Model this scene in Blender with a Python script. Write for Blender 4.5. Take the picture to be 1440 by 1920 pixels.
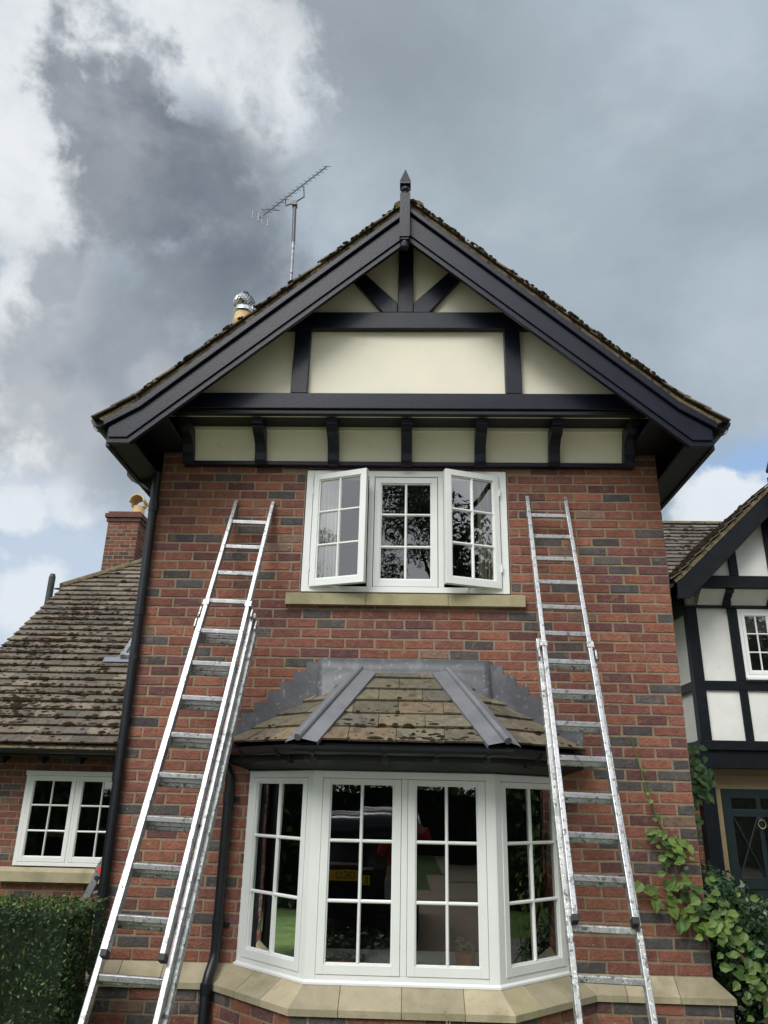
import bpy, bmesh, math, random
from mathutils import Vector, Matrix
R = math.radians
scene = bpy.context.scene
C = scene.collection
for o in list(bpy.data.objects): bpy.data.objects.remove(o)
GZ = -0.15            # ground level

# ------------------------------------------------------------------ camera
cd = bpy.data.cameras.new('camera'); cam = bpy.data.objects.new('camera', cd); C.objects.link(cam)
cd.sensor_fit = 'VERTICAL'; cd.sensor_height = 24.0; cd.lens = 1443.354/1920*24.0
cd.clip_start = 0.05; cd.clip_end = 2000
pi_, ya_, ro_ = 0.353828, -0.0366272, 0.0217108
cy_, sy_ = math.cos(ya_), math.sin(ya_); cp_, sp_ = math.cos(pi_), math.sin(pi_)
FW = Vector((sy_*cp_, cy_*cp_, sp_)); RT = Vector((cy_, -sy_, 0)); UP = RT.cross(FW)
c_, s_ = math.cos(ro_), math.sin(ro_)
R2 = RT*c_ + UP*s_; U2 = -RT*s_ + UP*c_
M = Matrix((R2, U2, -FW)).transposed().to_4x4(); M.translation = Vector((2.0526, -5.7922, 1.649))
cam.matrix_world = M
scene.camera = cam

# ------------------------------------------------------------------ light
SUN_DIR = Vector((-0.30, -0.62, 0.74)).normalized()     # direction TOWARDS the sun
sl = bpy.data.lights.new('sun', 'SUN'); so = bpy.data.objects.new('sun', sl); C.objects.link(so)
sl.energy = 1.5; sl.angle = R(32); sl.color = (1.0, 0.97, 0.92)
so.rotation_euler = SUN_DIR.to_track_quat('Z', 'Y').to_euler()
scene.view_settings.view_transform = 'Standard'; scene.view_settings.look = 'None'
scene.view_settings.exposure = 0.82; scene.view_settings.gamma = 1
EXPF = 2**0.82

# ------------------------------------------------------------------ sky (world)
w = bpy.data.worlds.new('World'); scene.world = w; w.use_nodes = True
nt = w.node_tree; N = nt.nodes; L = nt.links; N.clear()
def nd(t, **k):
    n = N.new(t)
    for a, b in k.items(): setattr(n, a, b)
    return n
def val(x, sock):
    if isinstance(x, (int, float)): sock.default_value = x
    elif isinstance(x, (tuple, list)): sock.default_value = x
    else: L.new(x, sock)
def mth(op, a, b=0.0, c=None, clamp=False):
    n = nd('ShaderNodeMath', operation=op, use_clamp=clamp); val(a, n.inputs[0]); val(b, n.inputs[1])
    if c is not None: val(c, n.inputs[2])
    return n.outputs[0]
def vm(op, a, b, out=0):
    n = nd('ShaderNodeVectorMath', operation=op); val(a, n.inputs[0]); val(b, n.inputs[1]); return n.outputs[out]
def sstep(x, lo, hi):
    n = nd('ShaderNodeMapRange', interpolation_type='SMOOTHSTEP'); val(x, n.inputs[0])
    n.inputs[1].default_value = lo; n.inputs[2].default_value = hi; return n.outputs[0]
def mixc(f, a, b):
    n = nd('ShaderNodeMix', data_type='RGBA'); val(f, n.inputs[0]); val(a, n.inputs[6]); val(b, n.inputs[7]); return n.outputs[2]
def noise(v, s, det=8, rough=0.55, dist=0.0, off=(0, 0, 0)):
    vv = vm('ADD', v, off)
    n = nd('ShaderNodeTexNoise'); L.new(vv, n.inputs['Vector']); n.inputs['Scale'].default_value = s
    n.inputs['Detail'].default_value = det; n.inputs['Roughness'].default_value = rough; n.inputs['Distortion'].default_value = dist
    return n.outputs[0]
tc = nd('ShaderNodeTexCoord'); sep = nd('ShaderNodeSeparateXYZ'); Dv = vm('NORMALIZE', tc.outputs['Generated'], (0, 0, 0)); L.new(Dv, sep.inputs[0])
n1 = noise(Dv, 4.0, 9, 0.58, 0.3); n2 = noise(Dv, 9.0, 9, 0.6, 0.2, (3.1, 1.7, 5.2)); n3 = noise(Dv, 1.8, 4, 0.5, 0.0, (7.1, 2.7, 0.2))
puff = nd('ShaderNodeTexVoronoi', feature='SMOOTH_F1'); L.new(vm('ADD', Dv, noise(Dv, 6.0, 5)), puff.inputs['Vector']); puff.inputs['Scale'].default_value = 9.0
pf = mth('MULTIPLY', puff.outputs[0], 0.9)
n4 = noise(Dv, 20.0, 8, 0.62, 0.2, (1.1, 9.7, 4.2))
nn = mth('SUBTRACT', mth('ADD', mth('ADD', mth('MULTIPLY', n1, 0.45), mth('MULTIPLY', n2, 0.4)), mth('MULTIPLY', n4, 0.25)), 0.55)
def blob(d, rad, soft, amp):
    # angle from direction d, disturbed by noise -> 1 inside, 0 outside
    dt = vm('DOT_PRODUCT', Dv, d, 1)
    ang = mth('ARCCOSINE', mth('MINIMUM', dt, 0.99999))
    a = mth('ADD', ang, mth('MULTIPLY', nn, amp))
    return mth('SUBTRACT', 1.0, sstep(a, rad-soft, rad+soft))
def mx(*a):
    r = a[0]
    for b in a[1:]: r = mth('MAXIMUM', r, b)
    return r
base = mixc(sstep(n3, 0.35, 0.65), (0.37, 0.45, 0.525, 1), (0.49, 0.57, 0.65, 1))
col = base
# broad slate-grey sheet over the roof
def pxdir(x, y):      # helper: direction of a sky feature from its bearing (camera frame at authoring time)
    return tuple((FW*1443.354+R2*(x-720.0)+U2*(960.0-y)).normalized())
teal = blob(pxdir(950, 560), 0.30, 0.22, 0.4)
col = mixc(mth('MULTIPLY', teal, 0.42), col, (0.27, 0.345, 0.385, 1))
up = blob(pxdir(640, 40), 0.17, 0.15, 0.4)
col = mixc(mth('MULTIPLY', up, 0.62), col, (0.25, 0.285, 0.325, 1))
br = mx(blob(pxdir(20, 330), 0.115, 0.05, 0.55), blob(pxdir(60, 60), 0.17, 0.06, 0.5), blob(pxdir(300, 60), 0.085, 0.05, 0.5), blob(pxdir(60, 560), 0.08, 0.05, 0.6),
        blob(pxdir(490, 175), 0.058, 0.026, 0.42), blob(pxdir(390, 130), 0.045, 0.03, 0.4), blob(pxdir(20, 800), 0.09, 0.06, 0.7), blob(pxdir(290, 700), 0.03, 0.02, 0.3))
col = mixc(mth('MULTIPLY', br, mth('ADD', -0.15, mth('ADD', mth('MULTIPLY', n2, 1.2), mth('MULTIPLY', n4, 0.95))), clamp=True), col, (0.82, 0.85, 0.88, 1))
brs = mx(blob(pxdir(1260, 70), 0.10, 0.1, 0.5), blob(pxdir(1420, 620), 0.10, 0.12, 0.4), mth('MULTIPLY', blob(pxdir(640, 330), 0.05, 0.06, 0.3), 0.5))
col = mixc(mth('MULTIPLY', brs, 0.55), col, (0.56, 0.64, 0.72, 1))
dk = mx(blob(pxdir(270, 250), 0.080, 0.026, 0.50), blob(pxdir(330, 350), 0.105, 0.045, 0.48), blob(pxdir(430, 500), 0.11, 0.075, 0.42), blob(pxdir(180, 130), 0.016, 0.012, 0.12))
col = mixc(mth('MULTIPLY', dk, mth('ADD', 0.48, mth('MULTIPLY', n2, 0.75)), clamp=True), col, (0.155, 0.182, 0.225, 1))
dk2 = mx(blob(pxdir(250, 640), 0.11, 0.06, 0.5), blob(pxdir(110, 700), 0.07, 0.05, 0.6), blob(pxdir(120, 520), 0.035, 0.02, 0.3), blob(pxdir(230, 800), 0.08, 0.06, 0.5))
col = mixc(mth('MULTIPLY', dk2, 0.62), col, (0.255, 0.285, 0.335, 1))
n5 = noise(vm('MULTIPLY', Dv, (1.0, 1.0, 1.8)), 3.6, 9, 0.58, 0.15, (4.4, 0.3, 8.8))
col = mixc(mth('MULTIPLY', sstep(n5, 0.50, 0.70), 0.36), col, (0.62, 0.68, 0.75, 1))
col = mixc(mth('MULTIPLY', mth('SUBTRACT', 1.0, sstep(n5, 0.32, 0.50)), 0.26), col, (0.24, 0.285, 0.33, 1))
# lower left opening: pale blue with white tufts
sky = nd('ShaderNodeTexSky', sky_type='NISHITA'); sky.sun_disc = False
sky.sun_elevation = math.asin(SUN_DIR.z); sky.sun_rotation = math.atan2(SUN_DIR.x, SUN_DIR.y)
skyc = vm('MULTIPLY', sky.outputs[0], (0.085, 0.085, 0.085))
lo = blob(pxdir(60, 1180), 0.15, 0.05, 0.3)
pale = mixc(0.95, skyc, (0.56, 0.66, 0.79, 1))
tuft = mx(sstep(mth('ADD', n1, mth('MULTIPLY', n2, 0.5)), 0.76, 0.88), blob(pxdir(150, 945), 0.025, 0.012, 0.2), blob(pxdir(40, 965), 0.02, 0.01, 0.18), blob(pxdir(40, 1130), 0.04, 0.02, 0.25))
pale = mixc(mth('MULTIPLY', tuft, 0.85), pale, (0.80, 0.85, 0.90, 1))
col = mixc(lo, col, pale)
# lower right opening: blue with a white cumulus head
ro = blob(pxdir(1430, 975), 0.100, 0.020, 0.18)
blue = mixc(0.85, skyc, (0.36, 0.54, 0.83, 1))
cum = mx(blob(pxdir(1345, 915), 0.030, 0.007, 0.14), blob(pxdir(1330, 960), 0.05, 0.012, 0.16), blob(pxdir(1410, 960), 0.05, 0.012, 0.16))
bl2 = mixc(cum, blue, mixc(n2, (0.66, 0.73, 0.82, 1), (0.90, 0.93, 0.96, 1)))
col = mixc(ro, col, bl2)
# sky behind the viewer, brightened to add light on the house front
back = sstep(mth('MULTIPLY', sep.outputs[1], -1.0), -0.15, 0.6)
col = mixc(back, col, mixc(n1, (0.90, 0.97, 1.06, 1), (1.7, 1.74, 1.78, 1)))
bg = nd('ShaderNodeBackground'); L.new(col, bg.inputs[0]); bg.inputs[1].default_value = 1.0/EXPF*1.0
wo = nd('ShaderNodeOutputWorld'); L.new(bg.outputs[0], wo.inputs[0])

# ------------------------------------------------------------------ materials
def new_mat(name):
    m = bpy.data.materials.new(name); m.use_nodes = True
    return m, m.node_tree, m.node_tree.nodes, m.node_tree.links, m.node_tree.nodes['Principled BSDF']
def mat(name, col, rough=0.6, metal=0.0, var=0.12, nscale=8.0, bump=0.0, bscale=60.0, attr=False, spots=None, spec=0.5, stretch=None, coat=0.0, spot_scale=40.0, spot_at=0.7):
    """procedural surface: base colour (or per-piece colour attribute) with mottling, dirt patches of another colour, fine bump"""
    m, t, n, l, p = new_mat(name)
    g = n.new('ShaderNodeTexCoord'); vec = g.outputs['Object']
    if stretch:
        mp = n.new('ShaderNodeMapping'); mp.inputs['Scale'].default_value = stretch; l.new(vec, mp.inputs[0]); vec = mp.outputs[0]
    a = n.new('ShaderNodeTexNoise'); a.inputs['Scale'].default_value = nscale; a.inputs['Detail'].default_value = 6; a.inputs['Roughness'].default_value = .65; l.new(vec, a.inputs['Vector'])
    mr = n.new('ShaderNodeMapRange'); l.new(a.outputs[0], mr.inputs[0]); mr.inputs[1].default_value = .3; mr.inputs[2].default_value = .7
    mr.inputs[3].default_value = 1-var; mr.inputs[4].default_value = 1+var
    vmn = n.new('ShaderNodeVectorMath'); vmn.operation = 'MULTIPLY'
    if attr:
        at = n.new('ShaderNodeAttribute'); at.attribute_name = 'tone'; l.new(at.outputs['Color'], vmn.inputs[0])
    else: vmn.inputs[0].default_value = col[:3]
    l.new(mr.outputs[0], vmn.inputs[1]); out = vmn.outputs[0]
    for sp in (spots or []):
        sc, thr, wid, c2, fac = sp
        b = n.new('ShaderNodeTexNoise'); b.inputs['Scale'].default_value = sc; b.inputs['Detail'].default_value = 5; b.inputs['Roughness'].default_value = .6
        ad = n.new('ShaderNodeVectorMath'); ad.operation = 'ADD'; ad.inputs[1].default_value = (sc, thr*7, 1.3); l.new(vec, ad.inputs[0]); l.new(ad.outputs[0], b.inputs['Vector'])
        r = n.new('ShaderNodeMapRange'); l.new(b.outputs[0], r.inputs[0]); r.inputs[1].default_value = thr; r.inputs[2].default_value = thr+wid; r.inputs[4].default_value = fac
        x = n.new('ShaderNodeMix'); x.data_type = 'RGBA'; l.new(r.outputs[0], x.inputs[0]); l.new(out, x.inputs[6]); x.inputs[7].default_value = (*c2[:3], 1); out = x.outputs[2]
    l.new(out, p.inputs['Base Color'])
    p.inputs['Roughness'].default_value = rough; p.inputs['Metallic'].default_value = metal
    p.inputs['Specular IOR Level'].default_value = spec; p.inputs['Coat Weight'].default_value = coat
    if bump:
        b = n.new('ShaderNodeTexNoise'); b.inputs['Scale'].default_value = bscale; b.inputs['Detail'].default_value = 6; l.new(vec, b.inputs['Vector'])
        bp = n.new('ShaderNodeBump'); bp.inputs['Strength'].default_value = bump; bp.inputs['Distance'].default_value = .01
        l.new(b.outputs[0], bp.inputs['Height']); l.new(bp.outputs[0], p.inputs['Normal'])
    return m
BRICK = mat('brick', (.3, .1, .08), .92, var=.26, nscale=16, bump=.9, bscale=55, attr=True, spec=.2,
            spots=[(4.5, .60, .1, (.27, .17, .125), .35), (11, .60, .06, (.26, .17, .12), .38), (55, .64, .03, (.07, .03, .03), .6), (24, .70, .03, (.5, .42, .36), .5), (3.5, .56, .2, (.16, .07, .06), .35)])
MORTAR = mat('mortar', (.27, .205, .145), .95, var=.22, nscale=18, bump=.5, bscale=120, spec=.2, spots=[(2.2, .55, .2, (.22, .17, .11), .5)])
TILE = mat('roof tile', (.2, .17, .12), .9, var=.25, nscale=16, bump=.6, bscale=70, attr=True, spec=.2,
           spots=[(9, .57, .07, (.05, .045, .035), .55), (38, .62, .04, (.045, .04, .03), .8), (26, .68, .03, (.42, .42, .36), .45)])
MOSS = mat('moss', (.030, .024, .012), 1.0, var=.5, nscale=25, bump=.8, bscale=150, spec=.1, spots=[(6, .52, .1, (.035, .014, .01), .75)])
VERGE = mat('verge mortar', (.16, .125, .075), .95, var=.4, nscale=14, bump=.9, bscale=70, spec=.15, spots=[(16, .55, .06, (.035, .03, .02), .9), (30, .62, .04, (.34, .32, .24), .5)])
BLACK = mat('black gloss paint', (.007, .009, .021), .38, var=.3, nscale=7, bump=.12, bscale=60, stretch=(1, 1, 1), spec=.36,
            spots=[(60, .74, .02, (.06, .06, .07), .6)])
BLACKOLD = mat('weathered black paint', (.005, .008, .011), .50, var=.4, nscale=5, bump=.25, bscale=45, spec=.22, spots=[(8, .69, .09, (.06, .07, .08), .45)])
SOFFIT = mat('soffit paint', (.008, .009, .013), .6, var=.3, bump=.1)
PLASTIC = mat('black gutter plastic', (.007, .009, .013), .40, var=.3, nscale=6, spots=[(7, .64, .09, (.07, .085, .09), .5)])
CREAM = mat('cream render', (.80, .765, .635), .85, var=.035, nscale=2.5, bump=.08, bscale=90, spec=.25, spots=[(1.8, .56, .2, (.70, .665, .53), .4), (7, .66, .06, (.62, .58, .45), .3)])
WHITER = mat('white render', (.76, .77, .73), .85, var=.07, nscale=3, bump=.12, bscale=80, spec=.25, spots=[(4, .64, .1, (.5, .5, .44), .45)])
WHITE = mat('white window paint', (.79, .815, .80), .38, var=.03, nscale=4, bump=.03, bscale=40, spec=.5, spots=[(55, .76, .02, (.4, .38, .33), .5)])
STONE = mat('sandstone', (.50, .43, .29), .9, var=.12, nscale=5, bump=.35, bscale=110, attr=True, spec=.2,
            spots=[(3, .52, .12, (.22, .20, .12), .55), (9, .58, .10, (.30, .27, .16), .4), (45, .67, .04, (.16, .14, .09), .6)])
LEAD = mat('lead sheet', (.078, .082, .094), .50, var=.25, nscale=4, bump=.35, bscale=9, spec=.6, spots=[(5, .55, .15, (.19, .20, .225), .6), (22, .60, .06, (.27, .275, .285), .5), (30, .64, .06, (.36, .36, .33), .4)])
LEADL = mat('weathered lead', (.165, .172, .188), .5, var=.2, nscale=5, bump=.3, bscale=12, spec=.6, spots=[(4, .56, .12, (.12, .125, .145), .6)])
ALU = mat('aluminium', (.47, .475, .485), .42, metal=.85, var=.14, nscale=9, bump=.06, bscale=40,
          spots=[(30, .57, .05, (.16, .16, .17), .8), (85, .60, .03, (.10, .10, .11), .85), (14, .60, .03, (.62, .63, .62), .6), (9, .62, .08, (.40, .42, .42), .7)])
ALUD = mat('dirty aluminium', (.44, .455, .45), .5, metal=.6, var=.25, nscale=12, bump=.1, bscale=50,
           spots=[(32, .56, .05, (.09, .09, .09), .9), (70, .57, .04, (.85, .86, .82), .7), (14, .60, .06, (.25, .27, .26), .8)])
RUBBER = mat('black rubber', (.015, .015, .017), .6)
RUST = mat('rusty bolt', (.20, .07, .03), .9, var=.4, nscale=60)
REDP = mat('red plastic', (.75, .06, .03), .5)
ORANGE = mat('chrome cowl', (.62, .63, .64), .16, metal=1.0, var=.1)
CLAY = mat('buff clay', (.60, .42, .22), .85, var=.15, nscale=8, bump=.2, spots=[(6, .6, .1, (.3, .2, .12), .5)])
STEEL = mat('galvanised steel', (.30, .31, .33), .55, metal=.5, var=.3, nscale=12, spots=[(20, .55, .08, (.07, .06, .055), .8)])
DARKST = mat('aerial metal', (.10, .10, .11), .5, metal=.4)
FLUE = mat('flue paint', (.035, .045, .045), .5, var=.3)
CURT = mat('curtain cloth', (.72, .71, .66), .95, var=.05, spec=.1)
CURT2 = mat('patterned curtain', (.40, .38, .30), .95, var=.3, nscale=9, spec=.1)
DOORP = mat('dark green door paint', (.012, .022, .024), .3, var=.2)
DFRAME = mat('buff door frame', (.30, .235, .13), .8, var=.12)
INNER = mat('unlit room', (.05, .045, .04), .95)  # dark colour stands in for the dimness of rooms behind glass
GOLD = mat('brass', (.6, .5, .3), .3, metal=1)
GRASS = mat('grass', (.11, .18, .045), .95, var=.4, nscale=3, bump=.8, bscale=60, spots=[(.4, .5, .2, (.09, .11, .03), .6)])
GRAVEL = mat('gravel', (.50, .40, .30), .95, var=.5, nscale=45, bump=1, bscale=90)
PAVE = mat('paving', (.22, .20, .18), .9, var=.2, nscale=5, bump=.3)
BARK = mat('bark', (.06, .045, .03), .95, var=.3, bump=.8, bscale=20)
STEMR = mat('red brown stem', (.12, .05, .025), .8)
STEMG = mat('green stem', (.10, .16, .03), .7)
CARP = mat('dark car paint', (.012, .014, .02), .18, coat=.6)
CHROME = mat('chrome', (.7, .7, .72), .12, metal=1)
LAMPR = mat('red lamp lens', (.30, .015, .015), .15)
PLATEY = mat('yellow plate', (.85, .55, .03), .4)
TYRE = mat('tyre', (.02, .02, .02), .9)
SKIN = mat('skin', (.55, .33, .24), .6)
REDTOP = mat('dark red jacket', (.38, .03, .035), .9)
GREYTR = mat('grey trousers', (.36, .36, .40), .9)
HAIR = mat('brown hair', (.05, .03, .02), .8)
POTM = mat('terracotta', (.50, .24, .09), .8)
PETAL = mat('white flower', (.75, .75, .7), .8)

def leafmat(name, cols, rough=.5, trans=.25):
    m, t, n, l, p = new_mat(name)
    at = n.new('ShaderNodeAttribute'); at.attribute_name = 'tone'
    g = n.new('ShaderNodeTexCoord'); a = n.new('ShaderNodeTexNoise'); a.inputs['Scale'].default_value = 2.2; l.new(g.outputs['Object'], a.inputs['Vector'])
    mr = n.new('ShaderNodeMapRange'); l.new(a.outputs[0], mr.inputs[0]); mr.inputs[1].default_value = .3; mr.inputs[2].default_value = .7; mr.inputs[3].default_value = .7; mr.inputs[4].default_value = 1.3
    v = n.new('ShaderNodeVectorMath'); v.operation = 'MULTIPLY'; l.new(at.outputs['Color'], v.inputs[0]); l.new(mr.outputs[0], v.inputs[1])
    l.new(v.outputs[0], p.inputs['Base Color']); p.inputs['Roughness'].default_value = rough
    tr = n.new('ShaderNodeBsdfTranslucent'); l.new(v.outputs[0], tr.inputs[0])
    mxs = n.new('ShaderNodeMixShader'); mxs.inputs[0].default_value = trans; l.new(p.outputs[0], mxs.inputs[1]); l.new(tr.outputs[0], mxs.inputs[2])
    l.new(mxs.outputs[0], n['Material Output'].inputs[0])
    return m
LEAF = leafmat('leaves', None); LEAFG = leafmat('glossy leaves', None, .35)

def glassmat():
    m, t, n, l, p = new_mat('window glass')
    fr = n.new('ShaderNodeFresnel'); fr.inputs[0].default_value = 1.5
    mu = n.new('ShaderNodeMath'); mu.operation = 'MULTIPLY'; mu.use_clamp = True; l.new(fr.outputs[0], mu.inputs[0]); mu.inputs[1].default_value = 3.4
    gl = n.new('ShaderNodeBsdfGlossy'); gl.inputs['Roughness'].default_value = 0.004; gl.inputs['Color'].default_value = (1, 1, 1, 1)
    g = n.new('ShaderNodeTexCoord'); a = n.new('ShaderNodeTexNoise'); a.inputs['Scale'].default_value = 2.5; l.new(g.outputs['Object'], a.inputs['Vector'])
    bp = n.new('ShaderNodeBump'); bp.inputs['Strength'].default_value = .06; bp.inputs['Distance'].default_value = .01; l.new(a.outputs[0], bp.inputs['Height']); l.new(bp.outputs[0], gl.inputs['Normal'])
    tr = n.new('ShaderNodeBsdfTransparent'); tr.inputs[0].default_value = (.90, .94, .92, 1)
    mxs = n.new('ShaderNodeMixShader'); l.new(mu.outputs[0], mxs.inputs[0]); l.new(tr.outputs[0], mxs.inputs[1]); l.new(gl.outputs[0], mxs.inputs[2])
    l.new(mxs.outputs[0], n['Material Output'].inputs[0]); return m
GLASS = glassmat()

# ------------------------------------------------------------------ mesh helpers
W = {}      # world offset of every empty
def meta(o, label=None, cat=None, group=None, kind=None):
    if label: o['label'] = label
    if cat: o['category'] = cat
    if group: o['group'] = group
    if kind: o['kind'] = kind
    return o
def thing(name, loc, label, cat, group=None):
    o = bpy.data.objects.new(name, None); C.objects.link(o); o.location = loc; o.empty_display_size = .2
    W[o] = Vector(loc); return meta(o, label, cat, group)
class MB:
    def __init__(s): s.v = []; s.f = []; s.c = []; s.cur = (1, 1, 1)
    def poly(s, pts, faces):
        b = len(s.v); s.v += [Vector(p) for p in pts]
        for f in faces: s.f.append([b+i for i in f]); s.c.append(s.cur)
        return s
    def box(s, x0, x1, y0, y1, z0, z1, T=None):
        P = [(x, y, z) for x in (x0, x1) for y in (y0, y1) for z in (z0, z1)]
        if T: P = [T(Vector(p)) for p in P]
        return s.poly(P, [(0, 1, 3, 2), (4, 6, 7, 5), (0, 4, 5, 1), (2, 3, 7, 6), (0, 2, 6, 4), (1, 5, 7, 3)])
    def prism(s, pts, vec):
        """pts: planar 3d polygon, extruded by vec"""
        n = len(pts); vec = Vector(vec); P = [Vector(p) for p in pts]
        Q = [p+vec for p in P]
        return s.poly(P+Q, [list(range(n))[::-1], list(range(n, 2*n))]+[(i, (i+1) % n, n+(i+1) % n, n+i) for i in range(n)])
    def tube(s, path, r, n=10, cap=True):
        P = [Vector(p) for p in path]; k = len(P); rs = r if isinstance(r, (list, tuple)) else [r]*k
        b = len(s.v); prev = None
        for i, p in enumerate(P):
            t = (P[min(i+1, k-1)]-P[max(i-1, 0)]).normalized()
            a = prev if prev is not None else (Vector((0, 0, 1)) if abs(t.z) < .9 else Vector((1, 0, 0)))
            a = (a-t*a.dot(t)).normalized(); prev = a; c = t.cross(a)
            for j in range(n):
                q = 2*math.pi*j/n; s.v.append(p+a*(rs[i]*math.cos(q))+c*(rs[i]*math.sin(q)))
        for i in range(k-1):
            for j in range(n):
                s.f.append([b+i*n+j, b+i*n+(j+1) % n, b+(i+1)*n+(j+1) % n, b+(i+1)*n+j]); s.c.append(s.cur)
        if cap:
            s.f.append([b+j for j in range(n)][::-1]); s.c.append(s.cur); s.f.append([b+(k-1)*n+j for j in range(n)]); s.c.append(s.cur)
        return s
    def lathe(s, prof, cx, cy, n=16, axis=None):
        b = len(s.v); k = len(prof)
        for (r, z) in prof:
            for j in range(n):
                q = 2*math.pi*j/n; s.v.append(Vector((cx+r*math.cos(q), cy+r*math.sin(q), z)))
        for i in range(k-1):
            for j in range(n):
                s.f.append([b+i*n+j, b+i*n+(j+1) % n, b+(i+1)*n+(j+1) % n, b+(i+1)*n+j]); s.c.append(s.cur)
        s.f.append([b+j for j in range(n)][::-1]); s.c.append(s.cur); s.f.append([b+(k-1)*n+j for j in range(n)]); s.c.append(s.cur)
        return s
    def build(s, name, m, parent=None, smooth=False, bevel=0, label=None, tone=False, weld=False):
        off = Vector((0, 0, 0)); q = parent
        while q is not None:
            if q in W: off = W[q]; break
            q = q.parent
        me = bpy.data.meshes.new(name); me.from_pydata([tuple(v-off) for v in s.v], [], s.f); me.materials.append(m)
        if tone:
            at = me.color_attributes.new('tone', 'FLOAT_COLOR', 'CORNER'); arr = []
            for p in me.polygons:
                c = s.c[p.index]; arr += [c[0], c[1], c[2], 1.0]*p.loop_total
            at.data.foreach_set('color', arr)
        bm = bmesh.new(); bm.from_mesh(me)
        if weld: bmesh.ops.remove_doubles(bm, verts=bm.verts, dist=1e-5)
        if len(s.f) < 20000 and not tone: bmesh.ops.recalc_face_normals(bm, faces=bm.faces)
        bm.to_mesh(me); bm.free()
        if smooth:
            for p in me.polygons: p.use_smooth = True
        o = bpy.data.objects.new(name, me); C.objects.link(o)
        if parent is not None: o.parent = parent
        if bevel:
            bv = o.modifiers.new('bevel', 'BEVEL'); bv.width = bevel; bv.segments = 2; bv.limit_method = 'ANGLE'; bv.angle_limit = R(40)
        if smooth and bevel == 0:
            e = o.modifiers.new('split', 'EDGE_SPLIT'); e.split_angle = R(45)
        if label: o['label'] = label
        return o
rnd = random.Random(7)

def clip(poly, region):
    """clip polygon (list of 2d) by a convex CCW region"""
    out = poly
    for i in range(len(region)):
        a, b = region[i], region[(i+1) % len(region)]; inp = out; out = []
        if not inp: return []
        sd = lambda p: (b[0]-a[0])*(p[1]-a[1])-(b[1]-a[1])*(p[0]-a[0])
        for j in range(len(inp)):
            p, q = inp[j], inp[(j+1) % len(inp)]; sp, sq = sd(p), sd(q)
            if sp >= 0: out.append(p)
            if sp*sq < 0:
                t = sp/(sp-sq); out.append((p[0]+(q[0]-p[0])*t, p[1]+(q[1]-p[1])*t))
    return out

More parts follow.
